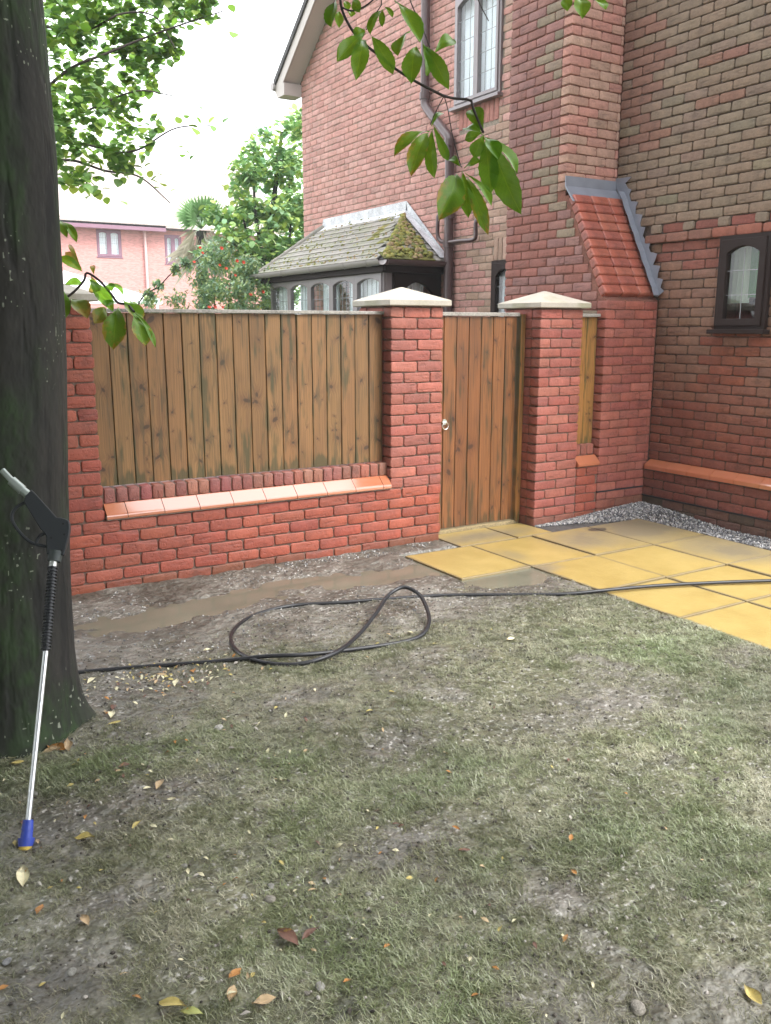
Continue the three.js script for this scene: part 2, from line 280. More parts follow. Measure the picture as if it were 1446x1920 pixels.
// ---------------------------------------------------------------- gravel against the house
function bankHeight(x, z) {
  const a = mix(0.0, 0.07, smooth(1.4, 2.6, x)) * smooth(0.24, 0.02, z), b = mix(0.07, -0.02, smooth(0.0, 1.3, z)) * smooth(2.28, 2.56, x);
  return Math.max(a, b, -0.02) + 0.006;
}
{
  const g = new THREE.PlaneGeometry(1.35, 3.7, 60, 140).rotateX(-Math.PI / 2).translate(2.0, 0, 1.82), p = g.attributes.position;
  for (let i = 0; i < p.count; i++) { const x = p.getX(i), z = p.getZ(i); p.setY(i, x < 2.29 && z > 0.25 ? -0.05 : bankHeight(x, z) - 0.006 + 0.008 * (fbm(x * 25, z * 25, 611, 2) - 0.5)); }
  g.computeVertexNormals();
  structure('gravel_bed', g, std({ color: LIN(0.11, 0.1, 0.095), map: mortarMap, roughness: 0.9 }));
  const shape = new THREE.IcosahedronGeometry(1, 1), q = shape.attributes.position;
  for (let i = 0; i < q.count; i++) { const k = 0.75 + 0.5 * hash(Math.round(q.getX(i) * 50), Math.round(q.getY(i) * 50 + q.getZ(i) * 90), 4); q.setXYZ(i, q.getX(i) * k, q.getY(i) * k, q.getZ(i) * k); }
  shape.computeVertexNormals();
  const spots = [];
  for (let k = 0; k < 9500; k++) {
    const along = rnd() < 0.38; let x, z;
    if (along) { x = rr(1.37, 2.6); z = 0.005 + 0.23 * rnd() ** 1.3 * smooth(1.2, 2.2, x); } else { x = 2.59 - 0.29 * rnd() ** 1.1; z = rr(0, 3.4); }
    spots.push([x, bankHeight(x, z) + rr(-0.002, 0.005), z, rr(0.0035, 0.0085)]);
  }
  for (let k = 0; k < 2600; k++) {   // chippings spilled over the mud by the wall
    const x = rr(-2.4, 0.6), z = 0.02 + 1.3 * rnd() ** 2; if (onPatio(x, z) && rnd() < 0.8) continue;
    if (fbm(x * 4, z * 4, 621, 3) < 0.46) continue;
    const gh = groundHeight(x, z); if (gh < 0.0) continue; spots.push([x, gh + 0.001, z, rr(0.0018, 0.0055)]);
  }
  const im = new THREE.InstancedMesh(shape, std({ color: LIN(1, 1, 1), roughness: 0.6 }), spots.length); im.name = 'gravel'; im.userData.kind = 'stuff';
  const m4 = new THREE.Matrix4(), e = new THREE.Euler(), qn = new THREE.Quaternion();
  spots.forEach(([x, y, z, s], i) => { e.set(rnd() * 6, rnd() * 6, rnd() * 6); m4.compose(V(x, y, z), qn.setFromEuler(e), V(s * rr(0.8, 1.3), s * rr(0.6, 1), s)); im.setMatrixAt(i, m4); const c = pick([[0.33, 0.325, 0.32], [0.18, 0.18, 0.185], [0.11, 0.11, 0.12], [0.58, 0.56, 0.54], [0.07, 0.07, 0.075], [0.28, 0.26, 0.23]]); im.setColorAt(i, LIN(...vary(c, 0.3))); });
  im.castShadow = im.receiveShadow = true; tag(im, 'grey and white gravel chippings banked along the house wall', 'gravel'); scene.add(im);
}
// ---------------------------------------------------------------- garden wall, piers, coping
const RED = [[0.285, 0.066, 0.037], [0.272, 0.062, 0.037], [0.298, 0.073, 0.042], [0.264, 0.06, 0.037], [0.28, 0.071, 0.043]];
const PIER = [[0.315, 0.095, 0.068], [0.302, 0.087, 0.063], [0.302, 0.099, 0.07], [0.325, 0.107, 0.078], [0.288, 0.083, 0.063], [0.279, 0.09, 0.069]];
const damp = (c, y, u) => { const t = smooth(0.1, 0.02, y + 0.05 * (hash(Math.floor(u * 5), 3, 9) - 0.5)); return mixc(c, [c[0] * 0.55, c[1] * 0.75, c[2] * 0.6], t * 0.8); };
M.coping = phy({ color: LIN(0.44, 0.15, 0.075), roughness: 0.12, ior: 1.85, clearcoat: 1, clearcoatRoughness: 0.06 });
M.capstone = std({ color: LIN(0.5, 0.45, 0.375), map: texture(512, 512, (u, v) => { const k = 0.84 + 0.3 * (fbm(u * 9, v * 9, 651, 4, 9, 9) - 0.5) + 0.14 * (vnoise(u * 160, v * 160, 652, 160, 160) - 0.5), g = smooth(0.55, 0.75, fbm(u * 4, v * 4, 655, 4, 4, 4)); return mixc([k, k, k], [k * 0.78, k * 0.8, k * 0.68], g); }), roughness: 0.6 });
function pierCap(parent, x0, x1, z0, z1) {
  const y0 = 1.727, y1 = 1.772, ya = 1.862, b = 0.006, cx = (x0 + x1) / 2, cz = (z0 + z1) / 2;
  const L = [[x0 + b, y0, z0 + b, x1 - b, z1 - b], [x0, y0 + b, z0, x1, z1], [x0, y1 - b, z0, x1, z1], [x0 + b * 1.6, y1, z0 + b * 1.6, x1 - b * 1.6, z1 - b * 1.6], [cx - 0.008, ya, cz - 0.008, cx + 0.008, cz + 0.008]];
  const pos = [], quad = (a, b2, c, d) => pos.push(...a, ...b2, ...c, ...a, ...c, ...d), ring = L.map(([a, y, c, d, e]) => [[a, y, c], [d, y, c], [d, y, e], [a, y, e]]);
  for (let k = 0; k < 4; k++) for (let i = 0; i < 4; i++) { const j = (i + 1) % 4; quad(ring[k][i], ring[k + 1][i], ring[k + 1][j], ring[k][j]); }
  quad(...ring[0]); quad(ring[4][3], ring[4][2], ring[4][1], ring[4][0]);
  const g = new THREE.BufferGeometry(); g.setAttribute('position', new THREE.Float32BufferAttribute(pos, 3)); g.computeVertexNormals();
  return mesh(parent, 'pier_cap', metreUV(g), M.capstone);
}
{
  const wall = thing('garden_wall', 'red brick dwarf wall between two piers carrying the long fence panel', 'wall');
  const core = mesh(wall, 'mortar_core', metreUV(merged([box(-2.45, 0.43, -0.1, 0.45, -0.2, -0.011), box(-2.45, -2.025, 0.45, 1.73, -0.43, -0.011), box(0.01, 0.43, 0.45, 1.73, -0.43, -0.0115), box(0.012, 0.43, -0.1, 0.45, -0.43, -0.2), box(-2.02, 0.008, 0.45, 0.622, -0.2, -0.064)])), M.mortar);
  const list = [], toneWall = (u, y) => damp(vary(pick(y < 0.46 ? RED : u < -1.5 ? RED : PIER), 0.3), y, u);
  layFace(list, { face: 'z', plane: 0, u0: -2.475, u1: 0.44, y0: -0.075, n: 7, tone: toneWall, parity: 0, shift: 0.1, rough: 0.55 });
  layFace(list, { face: 'z', plane: 0, u0: 0, u1: 0.44, y0: 0.45, n: 17, tone: toneWall, parity: 1, rough: 0.62 });
  layFace(list, { face: 'z', plane: 0, u0: -2.468, u1: -2.018, y0: 0.45, n: 17, tone: toneWall, parity: 1, rough: 0.62 });
  layFace(list, { face: 'x', plane: 0, u0: -0.44, u1: -0.108, y0: 0.45, n: 17, tone: toneWall, parity: 1, dep: 0.06, rough: 0.7 });
  for (let k = 0; k < 27; k++) {
    const x = -2.005 + 0.0745 * k + 0.036; if (x > -0.03) break;
    list.push({ face: 'z', pos: [x, 0.585, -0.052 + rr(-0.002, 0.002)], len: 0.088, ht: 0.065, dep: 0.1, spin: Math.PI / 2, tone: vary(pick([[0.24, 0.08, 0.065], [0.27, 0.09, 0.06], [0.22, 0.065, 0.06], [0.28, 0.115, 0.075], [0.25, 0.1, 0.07]]), 0.35), rough: 0.5, variant: Math.floor(rnd() * 24), tilt: 0 });
  }
  setBricks([{ parent: wall, list }], 400);
  const prof = (dy) => [[-0.105, 0.453], [0.018, 0.453], [0.022, 0.458], [0.022, 0.472], [0.02, 0.479], [0.015, 0.485], [-0.044, 0.538], [-0.05, 0.54], [-0.105, 0.54]];
  const cuts = [-2.012, -1.885]; while (cuts.at(-1) + 0.2265 < -0.02) cuts.push(cuts.at(-1) + 0.2265); cuts.push(-0.004);
  for (let i = 0; i + 1 < cuts.length; i++) if (cuts[i + 1] - cuts[i] > 0.03) { const m = mesh(wall, 'coping_tile', metreUV(extrudeX(prof(0), cuts[i] + 0.002, cuts[i + 1] - 0.002)), M.coping); m.position.y = rr(-0.001, 0.001); }
  const bed = mesh(wall, 'mortar_bed', metreUV(box(-2.012, -0.002, 0.447, 0.48, -0.1, 0.012)), M.paleMortar);
  pierCap(wall, -0.035, 0.482, -0.478, 0.042).userData.label = 'pale pyramid capstone on the pier left of the gate';
  pierCap(wall, -2.49, -1.978, -0.478, 0.042).visible = true;
}
{
  const pier = thing('gate_pier', 'red brick gate pier with pale capstone and short wall next to the house', 'pier');
  mesh(pier, 'mortar_core', metreUV(merged([box(1.37, 1.79, -0.1, 1.73, -0.43, -0.011), box(1.79, 2.048, -0.1, 0.45, -0.2, -0.012), box(1.8, 2.048, 0.45, 0.622, -0.2, -0.066)])), M.mortar);
  const list = [], tone = (u, y) => damp(vary(pick(PIER), 0.28), y, u);
  layFace(list, { face: 'z', plane: 0, u0: 1.36, u1: 1.8, y0: -0.075, n: 24, tone, parity: 1, rough: 0.62 });
  layFace(list, { face: 'z', plane: -0.001, u0: 1.81, u1: 2.045, y0: -0.075, n: 7, tone: (u, y) => damp(vary(pick(RED), 0.25), y, u), parity: 1, rough: 0.6 });
  layFace(list, { face: 'x', plane: 1.36, u0: -0.44, u1: -0.108, y0: 0, n: 23, tone, parity: 1, dep: 0.06, rough: 0.7 });
  for (let k = 0; k < 3; k++) list.push({ face: 'z', pos: [1.855 + k * 0.075, 0.585, -0.054], len: 0.088, ht: 0.065, dep: 0.1, spin: Math.PI / 2, tone: vary([0.3, 0.1, 0.07], 0.2), rough: 0.5, variant: k, tilt: 0 });
  setBricks([{ parent: pier, list }], 300);
  mesh(pier, 'coping_tile', metreUV(extrudeX([[-0.105, 0.453], [0.015, 0.453], [0.019, 0.458], [0.019, 0.474], [0.013, 0.484], [-0.044, 0.536], [-0.105, 0.538]], 1.806, 2.046)), M.coping);
  pierCap(pier, 1.318, 1.842, -0.478, 0.042);
}
// ---------------------------------------------------------------- timber
const STRIPS = 16;
const timberMap = texture(2048, 1024, (u, v) => {
  const s = Math.floor(u * STRIPS), x = u * STRIPS - s; let y = v * 1.2;   // x 0..1 across, y metres
  const R = (k) => hash(s, k, 701);
  let dx = 0, dark = 0, halo = 0, knotC = 0;
  const n = 3 + Math.floor(R(1) * 6);
  for (let k = 0; k < n; k++) {
    const kx = 0.12 + 0.76 * R(10 + k), ky = 0.06 + 1.1 * R(30 + k), r = 0.03 + 0.13 * R(50 + k) ** 2.2, ex = (x - kx) * (0.45 + 0.8 * R(90 + k)), ey = (y - ky) / 0.115 + (R(110 + k) - 0.5) * 1.4 * (x - kx);
    const d = Math.hypot(ex * 1.0, ey * (0.7 + 0.6 * R(70 + k))); dx += Math.sign(ex || 1) * 0.16 * Math.exp(-d * d / (r * r * 9)) ;
    dark = Math.max(dark, smooth(r, r * 0.55, d)); halo = Math.max(halo, Math.exp(-((d / (r * 2.6)) ** 2))); if (d < r) knotC = smooth(r * 0.4, 0, d);
  }
  const grain = fbm((x + dx) * 26 + s * 40, y * 1.7, 711, 3), fine = vnoise((x + dx) * 90 + s * 70, y * 6, 717), ring = 0.5 + 0.5 * Math.sin(((x + dx * 1.6) * 7 + 2.2 * fbm(x * 2 + s * 9, y * 1.1, 719, 2)) * 6.28);
  const tone = R(2), base = mixc([0.235, 0.132, 0.046], [0.17, 0.088, 0.029], tone), warm = mixc(base, [0.225, 0.1, 0.035], R(3) * 0.6);
  let k = 0.8 + 0.42 * (grain - 0.5) + 0.18 * (fine - 0.5) + 0.14 * (ring - 0.5) + 0.3 * (fbm(x * 1.5 + s * 5, y * 2.6, 723, 3) - 0.5);
  let c = warm.map((q) => q * k * 1.2);
  c = mixc(c, [0.085, 0.038, 0.015], halo * 0.6); c = mixc(c, [0.04, 0.019, 0.008], dark * 0.85);
  const wet = smooth(0.55, 0.75, fbm(x * 2 + s * 3, y * 3.2, 727, 4)); c = mixc(c, c.map((q) => q * 0.62), wet * 0.55);
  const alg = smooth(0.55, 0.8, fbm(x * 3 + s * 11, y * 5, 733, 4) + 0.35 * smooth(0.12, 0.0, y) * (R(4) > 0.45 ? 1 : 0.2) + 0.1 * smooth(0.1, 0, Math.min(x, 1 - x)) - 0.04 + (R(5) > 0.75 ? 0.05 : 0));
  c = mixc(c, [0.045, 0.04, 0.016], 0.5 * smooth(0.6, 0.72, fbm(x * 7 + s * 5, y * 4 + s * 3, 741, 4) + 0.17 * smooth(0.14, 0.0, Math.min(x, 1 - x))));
  return mixc(c, [0.032, 0.04, 0.012], alg * 0.7);
}, true, false);
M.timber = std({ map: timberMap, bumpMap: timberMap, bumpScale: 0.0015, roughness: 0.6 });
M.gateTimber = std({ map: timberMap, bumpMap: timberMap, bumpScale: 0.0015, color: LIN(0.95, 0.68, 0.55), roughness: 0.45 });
M.greyTimber = std({ color: LIN(0.4, 0.37, 0.33), map: mortarMap, roughness: 0.75 });
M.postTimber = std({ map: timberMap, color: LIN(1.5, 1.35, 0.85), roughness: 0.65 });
function board(w, h, t, strip, v0 = 0, v1 = 1, flip = false) {   // front at z = 0, long front edges chamfered
  const c = 0.0035, P = [[-w / 2, -t], [-w / 2, -c], [-w / 2 + c, 0], [w / 2 - c, 0], [w / 2, -c], [w / 2, -t]], pos = [], uv = [], X = (x) => { let q = clamp(x / w + 0.5, 0.02, 0.98); if (flip) q = 1 - q; return (strip + q) / STRIPS; };
  const q = (a, b, ya, yb) => { const A = [a[0], ya, a[1]], B = [b[0], ya, b[1]], C = [b[0], yb, b[1]], D = [a[0], yb, a[1]]; pos.push(...A, ...B, ...C, ...A, ...C, ...D); const U = [X(a[0]), v0, X(b[0]), v0, X(b[0]), v1, X(a[0]), v0, X(b[0]), v1, X(a[0]), v1]; uv.push(...U); };
  for (let i = 0; i < 6; i++) q(P[i], P[(i + 1) % 6], 0, h);
  for (const [y, v] of [[0, v0], [h, v1]]) for (let i = 1; i < 5; i++) { for (const p of [P[0], P[i], P[i + 1]]) { pos.push(p[0], y, p[1]); uv.push(X(p[0]), v); } }
  const g = new THREE.BufferGeometry(); g.setAttribute('position', new THREE.Float32BufferAttribute(pos, 3)); g.setAttribute('uv', new THREE.Float32BufferAttribute(uv, 2)); g.computeVertexNormals(); return g;
}
{
  const f = thing('fence_panel', 'long fence panel of vertical brown timber boards above the dwarf wall', 'fence', 0, 0, 0);
  const order = [3, 0, 5, 9, 1, 7, 12, 2, 14, 6, 10, 4, 8, 15, 11, 13, 3, 9];
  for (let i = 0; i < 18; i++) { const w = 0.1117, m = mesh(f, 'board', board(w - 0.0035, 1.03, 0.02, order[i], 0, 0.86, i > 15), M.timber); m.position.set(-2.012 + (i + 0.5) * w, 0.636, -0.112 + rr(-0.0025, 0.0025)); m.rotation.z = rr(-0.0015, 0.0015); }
  mesh(f, 'gap_blackout_sheet', box(-2.015, 0.0, 0.64, 1.665, -0.1362, -0.1335), std({ color: LIN(0.02, 0.018, 0.016), roughness: 1 }));  // added black sheet that stops light showing through the board gaps
  for (const y of [0.78, 1.5]) mesh(f, 'rail', metreUV(rbox(-2.02, 0.0, y, y + 0.07, -0.185, -0.138)), M.greyTimber);
  mesh(f, 'top_rail', metreUV(rbox(-2.018, 0.004, 1.6685, 1.69, -0.185, -0.088)), M.greyTimber);
  const s = thing('narrow_fence_panel', 'narrow two board fence panel squeezed between gate pier and house', 'fence');
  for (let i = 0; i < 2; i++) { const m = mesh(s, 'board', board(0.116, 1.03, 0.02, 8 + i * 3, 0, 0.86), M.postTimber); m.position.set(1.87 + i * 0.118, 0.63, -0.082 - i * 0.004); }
  mesh(s, 'top_rail', metreUV(rbox(1.806, 2.044, 1.663, 1.688, -0.16, -0.05)), M.greyTimber);
}
{
  const g = thing('garden_gate', 'brown boarded timber garden gate with ring latch between the brick piers', 'gate');
  const order = [2, 10, 6, 14, 0, 7, 12];
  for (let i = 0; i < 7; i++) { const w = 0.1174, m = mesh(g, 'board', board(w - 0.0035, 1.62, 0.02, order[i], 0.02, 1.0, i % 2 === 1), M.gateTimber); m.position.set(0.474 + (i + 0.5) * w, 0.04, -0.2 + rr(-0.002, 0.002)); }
  mesh(g, 'gate_blackout_sheet', box(0.478, 1.292, 0.05, 1.655, -0.2262, -0.2235), std({ color: LIN(0.02, 0.018, 0.016), roughness: 1 }));  // black sheet added behind the gate so its gaps stay dark
  for (const y of [0.25, 0.85, 1.4]) mesh(g, 'ledge', metreUV(rbox(0.48, 1.29, y, y + 0.09, -0.255, -0.2275)), M.greyTimber);
  mesh(g, 'top_rail', metreUV(rbox(0.47, 1.305, 1.664, 1.692, -0.255, -0.18)), M.greyTimber);
  const chrome = std({ color: LIN(0.8, 0.79, 0.76), metalness: 1, roughness: 0.22 });
  const plate = mesh(g, 'latch_plate', new THREE.CylinderGeometry(0.021, 0.023, 0.012, 24).rotateX(Math.PI / 2).translate(0.598, 0.876, -0.193), chrome);
  mesh(plate, 'ring_handle', new THREE.TorusGeometry(0.027, 0.0045, 10, 30).translate(0.603, 0.847, -0.183), chrome);
  const p = thing('gate_post', 'slim yellowish timber gate post beside the shaded face of the pier', 'post');
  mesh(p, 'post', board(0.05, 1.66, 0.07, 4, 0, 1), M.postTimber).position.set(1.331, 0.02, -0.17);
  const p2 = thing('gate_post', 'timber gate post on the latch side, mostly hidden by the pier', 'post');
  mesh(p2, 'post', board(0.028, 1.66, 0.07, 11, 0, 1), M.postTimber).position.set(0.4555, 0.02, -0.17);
}
// ---------------------------------------------------------------- the brick house
M.mauveFrame = std({ color: LIN(0.23, 0.2, 0.205), roughness: 0.38 });
M.brownFrame = phy({ color: LIN(0.02, 0.011, 0.009), roughness: 0.6, specularIntensity: 0.4 });
M.brownPipe = std({ color: LIN(0.085, 0.055, 0.055), roughness: 0.32 });
M.greyGutter = std({ color: LIN(0.3, 0.27, 0.26), roughness: 0.45 });
M.pane = phy({ color: LIN(0.95, 0.98, 0.98), transmission: 1, thickness: 0, roughness: 0.02, ior: 1.5, specularIntensity: 1 });
M.leading = std({ color: LIN(0.28, 0.29, 0.3), metalness: 0.4, roughness: 0.5 });
M.net = phy({ color: LIN(0.82, 0.87, 0.9), roughness: 1, transmission: 0.1, thickness: 0 });
M.mirroredSage = std({ color: LIN(0.3, 0.36, 0.28), roughness: 1 });
M.mirroredGreen = std({ color: LIN(0.06, 0.16, 0.06), roughness: 1 });  // both greens paint the foliage reflection seen in the side window
M.room = std({ color: LIN(0.05, 0.05, 0.055), roughness: 0.9 });
M.lead = std({ color: LIN(0.27, 0.285, 0.33), map: texture(256, 256, (u, v) => { const k = 0.85 + 0.4 * (fbm(u * 6, v * 6, 801, 4, 6, 6) - 0.5); return [k, k, k * 1.02]; }), roughness: 0.42, metalness: 0.25 });
M.paleLead = std({ color: LIN(0.72, 0.73, 0.76), map: mortarMap, roughness: 0.5 });
M.barge = std({ color: LIN(0.42, 0.38, 0.35), roughness: 0.6 });
M.soffit = std({ color: LIN(0.5, 0.47, 0.43), roughness: 0.7 });
M.roofDark = std({ color: LIN(0.09, 0.085, 0.085), map: mortarMap, roughness: 0.85 });
const house = thing('brick_house', 'weathered red brick house with chimney breast, gable and bay window', 'house', 2.65, 0, -2);
house.position.set(0, 0, 0);
const GABLE_L = -6.64, GABLE_R = -1.3, EAVE = 4.97, RIDGE_Z = -3.97, PITCHK = 0.753;
const gableTop = (z) => EAVE + PITCHK * (z < RIDGE_Z ? z - GABLE_L : GABLE_R - z);
function shapeX(outline, holes, x0, x1) {
  const s = new THREE.Shape(outline.map(([z, y]) => new THREE.Vector2(-z, y)));
  for (const [a, b, c, d] of holes) s.holes.push(new THREE.Path([[a, c], [b, c], [b, d], [a, d]].map(([z, y]) => new THREE.Vector2(-z, y))));
  return metreUV(new THREE.ExtrudeGeometry(s, { depth: x1 - x0, bevelEnabled: false }).rotateY(Math.PI / 2).translate(x0, 0, 0));
}
const WIN_UP = [-2.95, -2.17, 3.87, 4.95], WIN_SMALL = [-2.235, -1.8, 1.2, 2.255], WIN_SIDE = [0.6, 1.05, 1.56, 2.265];
const gableWall = mesh(house, 'gable_wall', shapeX([[GABLE_L, -0.1], [GABLE_R, -0.1], [GABLE_R, EAVE], [RIDGE_Z, gableTop(RIDGE_Z)], [GABLE_L, EAVE]], [WIN_UP, WIN_SMALL], 2.659, 2.9), M.paleMortar);
const chimney = mesh(house, 'chimney_breast', shapeX([[-1.29, -0.1], [-0.011, -0.1], [-0.011, 1.8], [-0.075, 1.84], [-0.5, 2.66], [-0.541, 2.66], [-0.541, 6.4], [-1.29, 6.4]], [], 2.0595, 2.658), std({ color: LIN(0.25, 0.1, 0.07), map: mortarMap, roughness: 0.95 }));
const sideWall = mesh(house, 'side_wall', merged([holedWall('x', 2.6605, 0.22, -1.28, 1.75, -0.1, 2.27, [WIN_SIDE]), metreUV(box(2.648, 2.88, 2.27, 5.3, -0.53, 1.75)), metreUV(box(2.61, 2.66, -0.1, 0.38, 0, 1.75))]), std({ color: LIN(0.12, 0.08, 0.06), map: mortarMap, roughness: 0.95 }));
{
  const gable = [], chim = [], side = [];
  const GT = [[0.45, 0.24, 0.205], [0.43, 0.225, 0.19], [0.46, 0.26, 0.225], [0.43, 0.22, 0.19], [0.45, 0.25, 0.22]];
  const TAN = [[0.36, 0.24, 0.18], [0.33, 0.22, 0.165], [0.38, 0.25, 0.2]];
  layFace(gable, { face: 'x', plane: 2.65, u0: GABLE_L, u1: -1.35, y0: 1.2, n: 68, tone: (u, y) => vary(u > -2.9 + 0.5 * rnd() && rnd() < 0.6 ? pick(TAN) : pick(GT), 0.22), holes: [WIN_UP, WIN_SMALL, [-2.235, -1.8, 2.25, 2.5], [-2.88, -2.2, 3.62, 3.86]], bound: (ya, yb) => [GABLE_L + Math.max(0, (yb - EAVE) / PITCHK), GABLE_R - Math.max(0, (yb - EAVE) / PITCHK)], splits: (i) => -6.37 + (Math.floor(i / 6) % 2 ? 0.055 : 0), rough: 0.85 });
  for (let k = 0; k < 6; k++) gable.push({ face: 'x', pos: [2.65, 2.372, -2.2 + k * 0.075], len: 0.22, ht: 0.065, dep: 0.1, spin: Math.PI / 2, tone: vary(pick(TAN), 0.2), rough: 0.85, variant: k, tilt: 0 });
  for (let k = 0; k < 9; k++) gable.push({ face: 'x', pos: [2.65, 3.745, -2.845 + k * 0.075], len: 0.215, ht: 0.065, dep: 0.1, spin: Math.PI / 2, tone: vary([0.39, 0.17, 0.14], 0.2), rough: 0.85, variant: k, tilt: 0 });
  const slope = (y) => -0.075 - (y - 1.84) * 0.518;
  const PUR = [[0.24, 0.115, 0.1], [0.23, 0.11, 0.097], [0.25, 0.128, 0.114], [0.235, 0.118, 0.1], [0.25, 0.114, 0.092]], OLV = [[0.22, 0.165, 0.115], [0.2, 0.152, 0.105], [0.235, 0.174, 0.126]];
  layFace(chim, { face: 'x', plane: 2.05, u0: -1.3, u1: 0, y0: 0, n: 83, parity: 1, bound: (ya, yb) => [-9, yb < 1.83 ? -0.108 : yb < 2.68 ? Math.min(-0.108, slope(yb) - 0.03) : -0.638], tone: (u, y) => { const edge = y > 2.68 ? -0.64 : y > 1.83 ? slope(y) : 0; const red = y < 2.75; return vary(u > edge - 0.28 && rnd() < 0.5 && y > 1.6 ? pick(OLV) : red && rnd() < 0.5 ? [0.255, 0.095, 0.073] : pick(PUR), 0.24); }, rough: 0.8 });
  layFace(chim, { face: 'z', plane: 0, u0: 2.05, u1: 2.644, y0: -0.075, n: 25, parity: 0, tone: (u, y) => damp(vary(pick(PIER), 0.24), y - 0.08, u), rough: 0.62 });
  layFace(chim, { face: 'z', plane: -0.53, u0: 2.05, u1: 2.64, y0: 2.7, n: 49, parity: 1, tone: () => vary(pick([[0.42, 0.245, 0.19], [0.43, 0.225, 0.18], [0.41, 0.26, 0.2], [0.43, 0.21, 0.17], [0.39, 0.25, 0.19], [0.44, 0.27, 0.21]]), 0.22), rough: 0.82 });
  const low = (u, y) => { const t = smooth(0.75, 1.55, y + 0.35 * (rnd() - 0.5)); let c = mixc(pick([[0.2, 0.062, 0.039], [0.19, 0.06, 0.04], [0.215, 0.068, 0.043]]), pick([[0.195, 0.108, 0.07], [0.185, 0.1, 0.067], [0.205, 0.112, 0.075]]), t); if (u > 0.52 && u < 1.12 && y > 1.15 && y < 1.56 && rnd() < 0.85) c = [0.2, 0.062, 0.034]; if (y > 2.0 && rnd() < 0.7) c = [0.22, 0.08, 0.056]; return vary(c, 0.22); };
  layFace(side, { face: 'x', plane: 2.65, u0: -0.54, u1: 1.75, y0: 0.465, n: 24, parity: 1, shift: 0.09, bound: (ya) => [ya < 1.82 ? 0 : -0.06 - (ya - 1.84) * 0.53, 9], holes: [WIN_SIDE], tone: low, rough: 0.75 });
  layFace(side, { face: 'x', plane: 2.6, u0: 0.0, u1: 1.75, y0: -0.075, n: 6, parity: 0, dep: 0.05, tone: (u, y) => vary(y > 0.17 ? pick([[0.2, 0.062, 0.042], [0.18, 0.057, 0.04]]) : pick([[0.115, 0.062, 0.042], [0.14, 0.07, 0.05], [0.09, 0.06, 0.04]]), 0.3), rough: 0.6 });
  const UP = [[0.21, 0.155, 0.108], [0.2, 0.147, 0.104], [0.22, 0.16, 0.114], [0.207, 0.15, 0.106], [0.217, 0.15, 0.11]];
  const up = (u, y) => vary(rnd() < 0.05 || (u < -0.2 + 0.15 * rnd() && y > 3.1 && rnd() < 0.75) ? [0.225, 0.12, 0.088] : rnd() < 0.06 ? [0.205, 0.165, 0.113] : pick(UP), 0.16);
  layFace(side, { face: 'x', plane: 2.618, u0: -0.16, u1: 1.75, y0: 2.268, n: 1, dep: 0.06, tone: (u) => vary(u > 0.5 ? [0.27, 0.092, 0.06] : rnd() < 0.5 ? [0.22, 0.17, 0.11] : [0.23, 0.11, 0.075], 0.2), rough: 0.8 });
  for (let k = 0; k < 6; k++) {
    const z = -0.05 + k * 0.3305;
    side.push({ face: 'x', pos: [2.618, 2.376, z], len: 0.1, ht: 0.065, dep: 0.06, tone: vary([0.22, 0.165, 0.12], 0.15), rough: 0.8, variant: k, tilt: 0 });
    side.push({ face: 'x', pos: [2.641, 2.376, z + 0.165], len: 0.212, ht: 0.065, dep: 0.03, tone: vary([0.22, 0.075, 0.055], 0.15), rough: 0.8, variant: k, tilt: 0 });
  }
  layFace(side, { face: 'x', plane: 2.632, u0: -0.525, u1: 1.75, y0: 2.418, n: 38, parity: 0, tone: up, rough: 0.85, bound: (ya, yb) => [-0.53, 1.75] });
  setBricks([{ parent: gableWall, list: gable }, { parent: chimney, list: chim }, { parent: sideWall, list: side }], 300);
  // tile courses of the chimney shoulder
  const s = V(0, 0.8877, -0.4604), nrm = V(0, 0.4604, 0.8877), tileMats = [[0.36, 0.1, 0.062], [0.34, 0.09, 0.058], [0.38, 0.118, 0.075], [0.33, 0.095, 0.068]].map((c) => std({ color: LIN(c[0] * 1.2, c[1] * 1.2, c[2] * 1.2), map: brickMap, bumpMap: brickBump, bumpScale: 0.003, roughness: 0.5 }));
  const tg = metreUV(new RoundedBoxGeometry(0.196, 0.088, 0.07, 3, 0.018));
  for (let k = 0; k < 11; k++) for (let i = 0; i < 3; i++) {
    const m = mesh(chimney, 'shoulder_tile', tg, pick(tileMats)), p = V(2.148 + i * 0.1985, 1.842, -0.028).addScaledVector(s, 0.042 + k * 0.0835).addScaledVector(nrm, -0.018 + rr(-0.002, 0.002));
    m.position.copy(p); m.rotation.set(-Math.atan2(0.4604, 0.8877) - 0.13, 0, rr(-0.01, 0.01)); 
  }
  // lead
  const apron = mesh(chimney, 'lead_apron', metreUV(extrudeX([[-0.5285, 2.815], [-0.5235, 2.815], [-0.518, 2.735], [-0.428, 2.617], [-0.416, 2.606], [-0.421, 2.6], [-0.434, 2.61], [-0.524, 2.722], [-0.5285, 2.74]], 2.036, 2.63)), M.lead);
  apron.userData.label = 'grey lead apron folded over the top tile course';
  const line = (y) => -0.005 - (y - 1.86) * 0.53, tooth = [];
  tooth.push([line(2.84) - 0.02, 2.84]);
  for (let k = 0; k < 9; k++) { const y = 2.84 - k * 0.108; const w = 0.1 + 0.06 * hash(k, 3, 77) + (k > 5 ? 0.025 : 0), h = 0.04 + 0.035 * hash(k, 4, 78); tooth.push([line(y) + w + (k === 0 ? 0.05 : 0), y - 0.004 - 0.012 * hash(k, 5, 79)], [line(y) + w - 0.02, y - h], [line(y - 0.1) + 0.07 + 0.02 * hash(k, 6, 80), y - 0.1]); }
  tooth.push([line(1.86) + 0.02, 1.83], [line(1.86) - 0.05, 1.85], [line(2.6) - 0.05, 2.6]);
  mesh(chimney, 'stepped_flashing', shapeX(tooth, [], 2.6215, 2.625), M.lead);
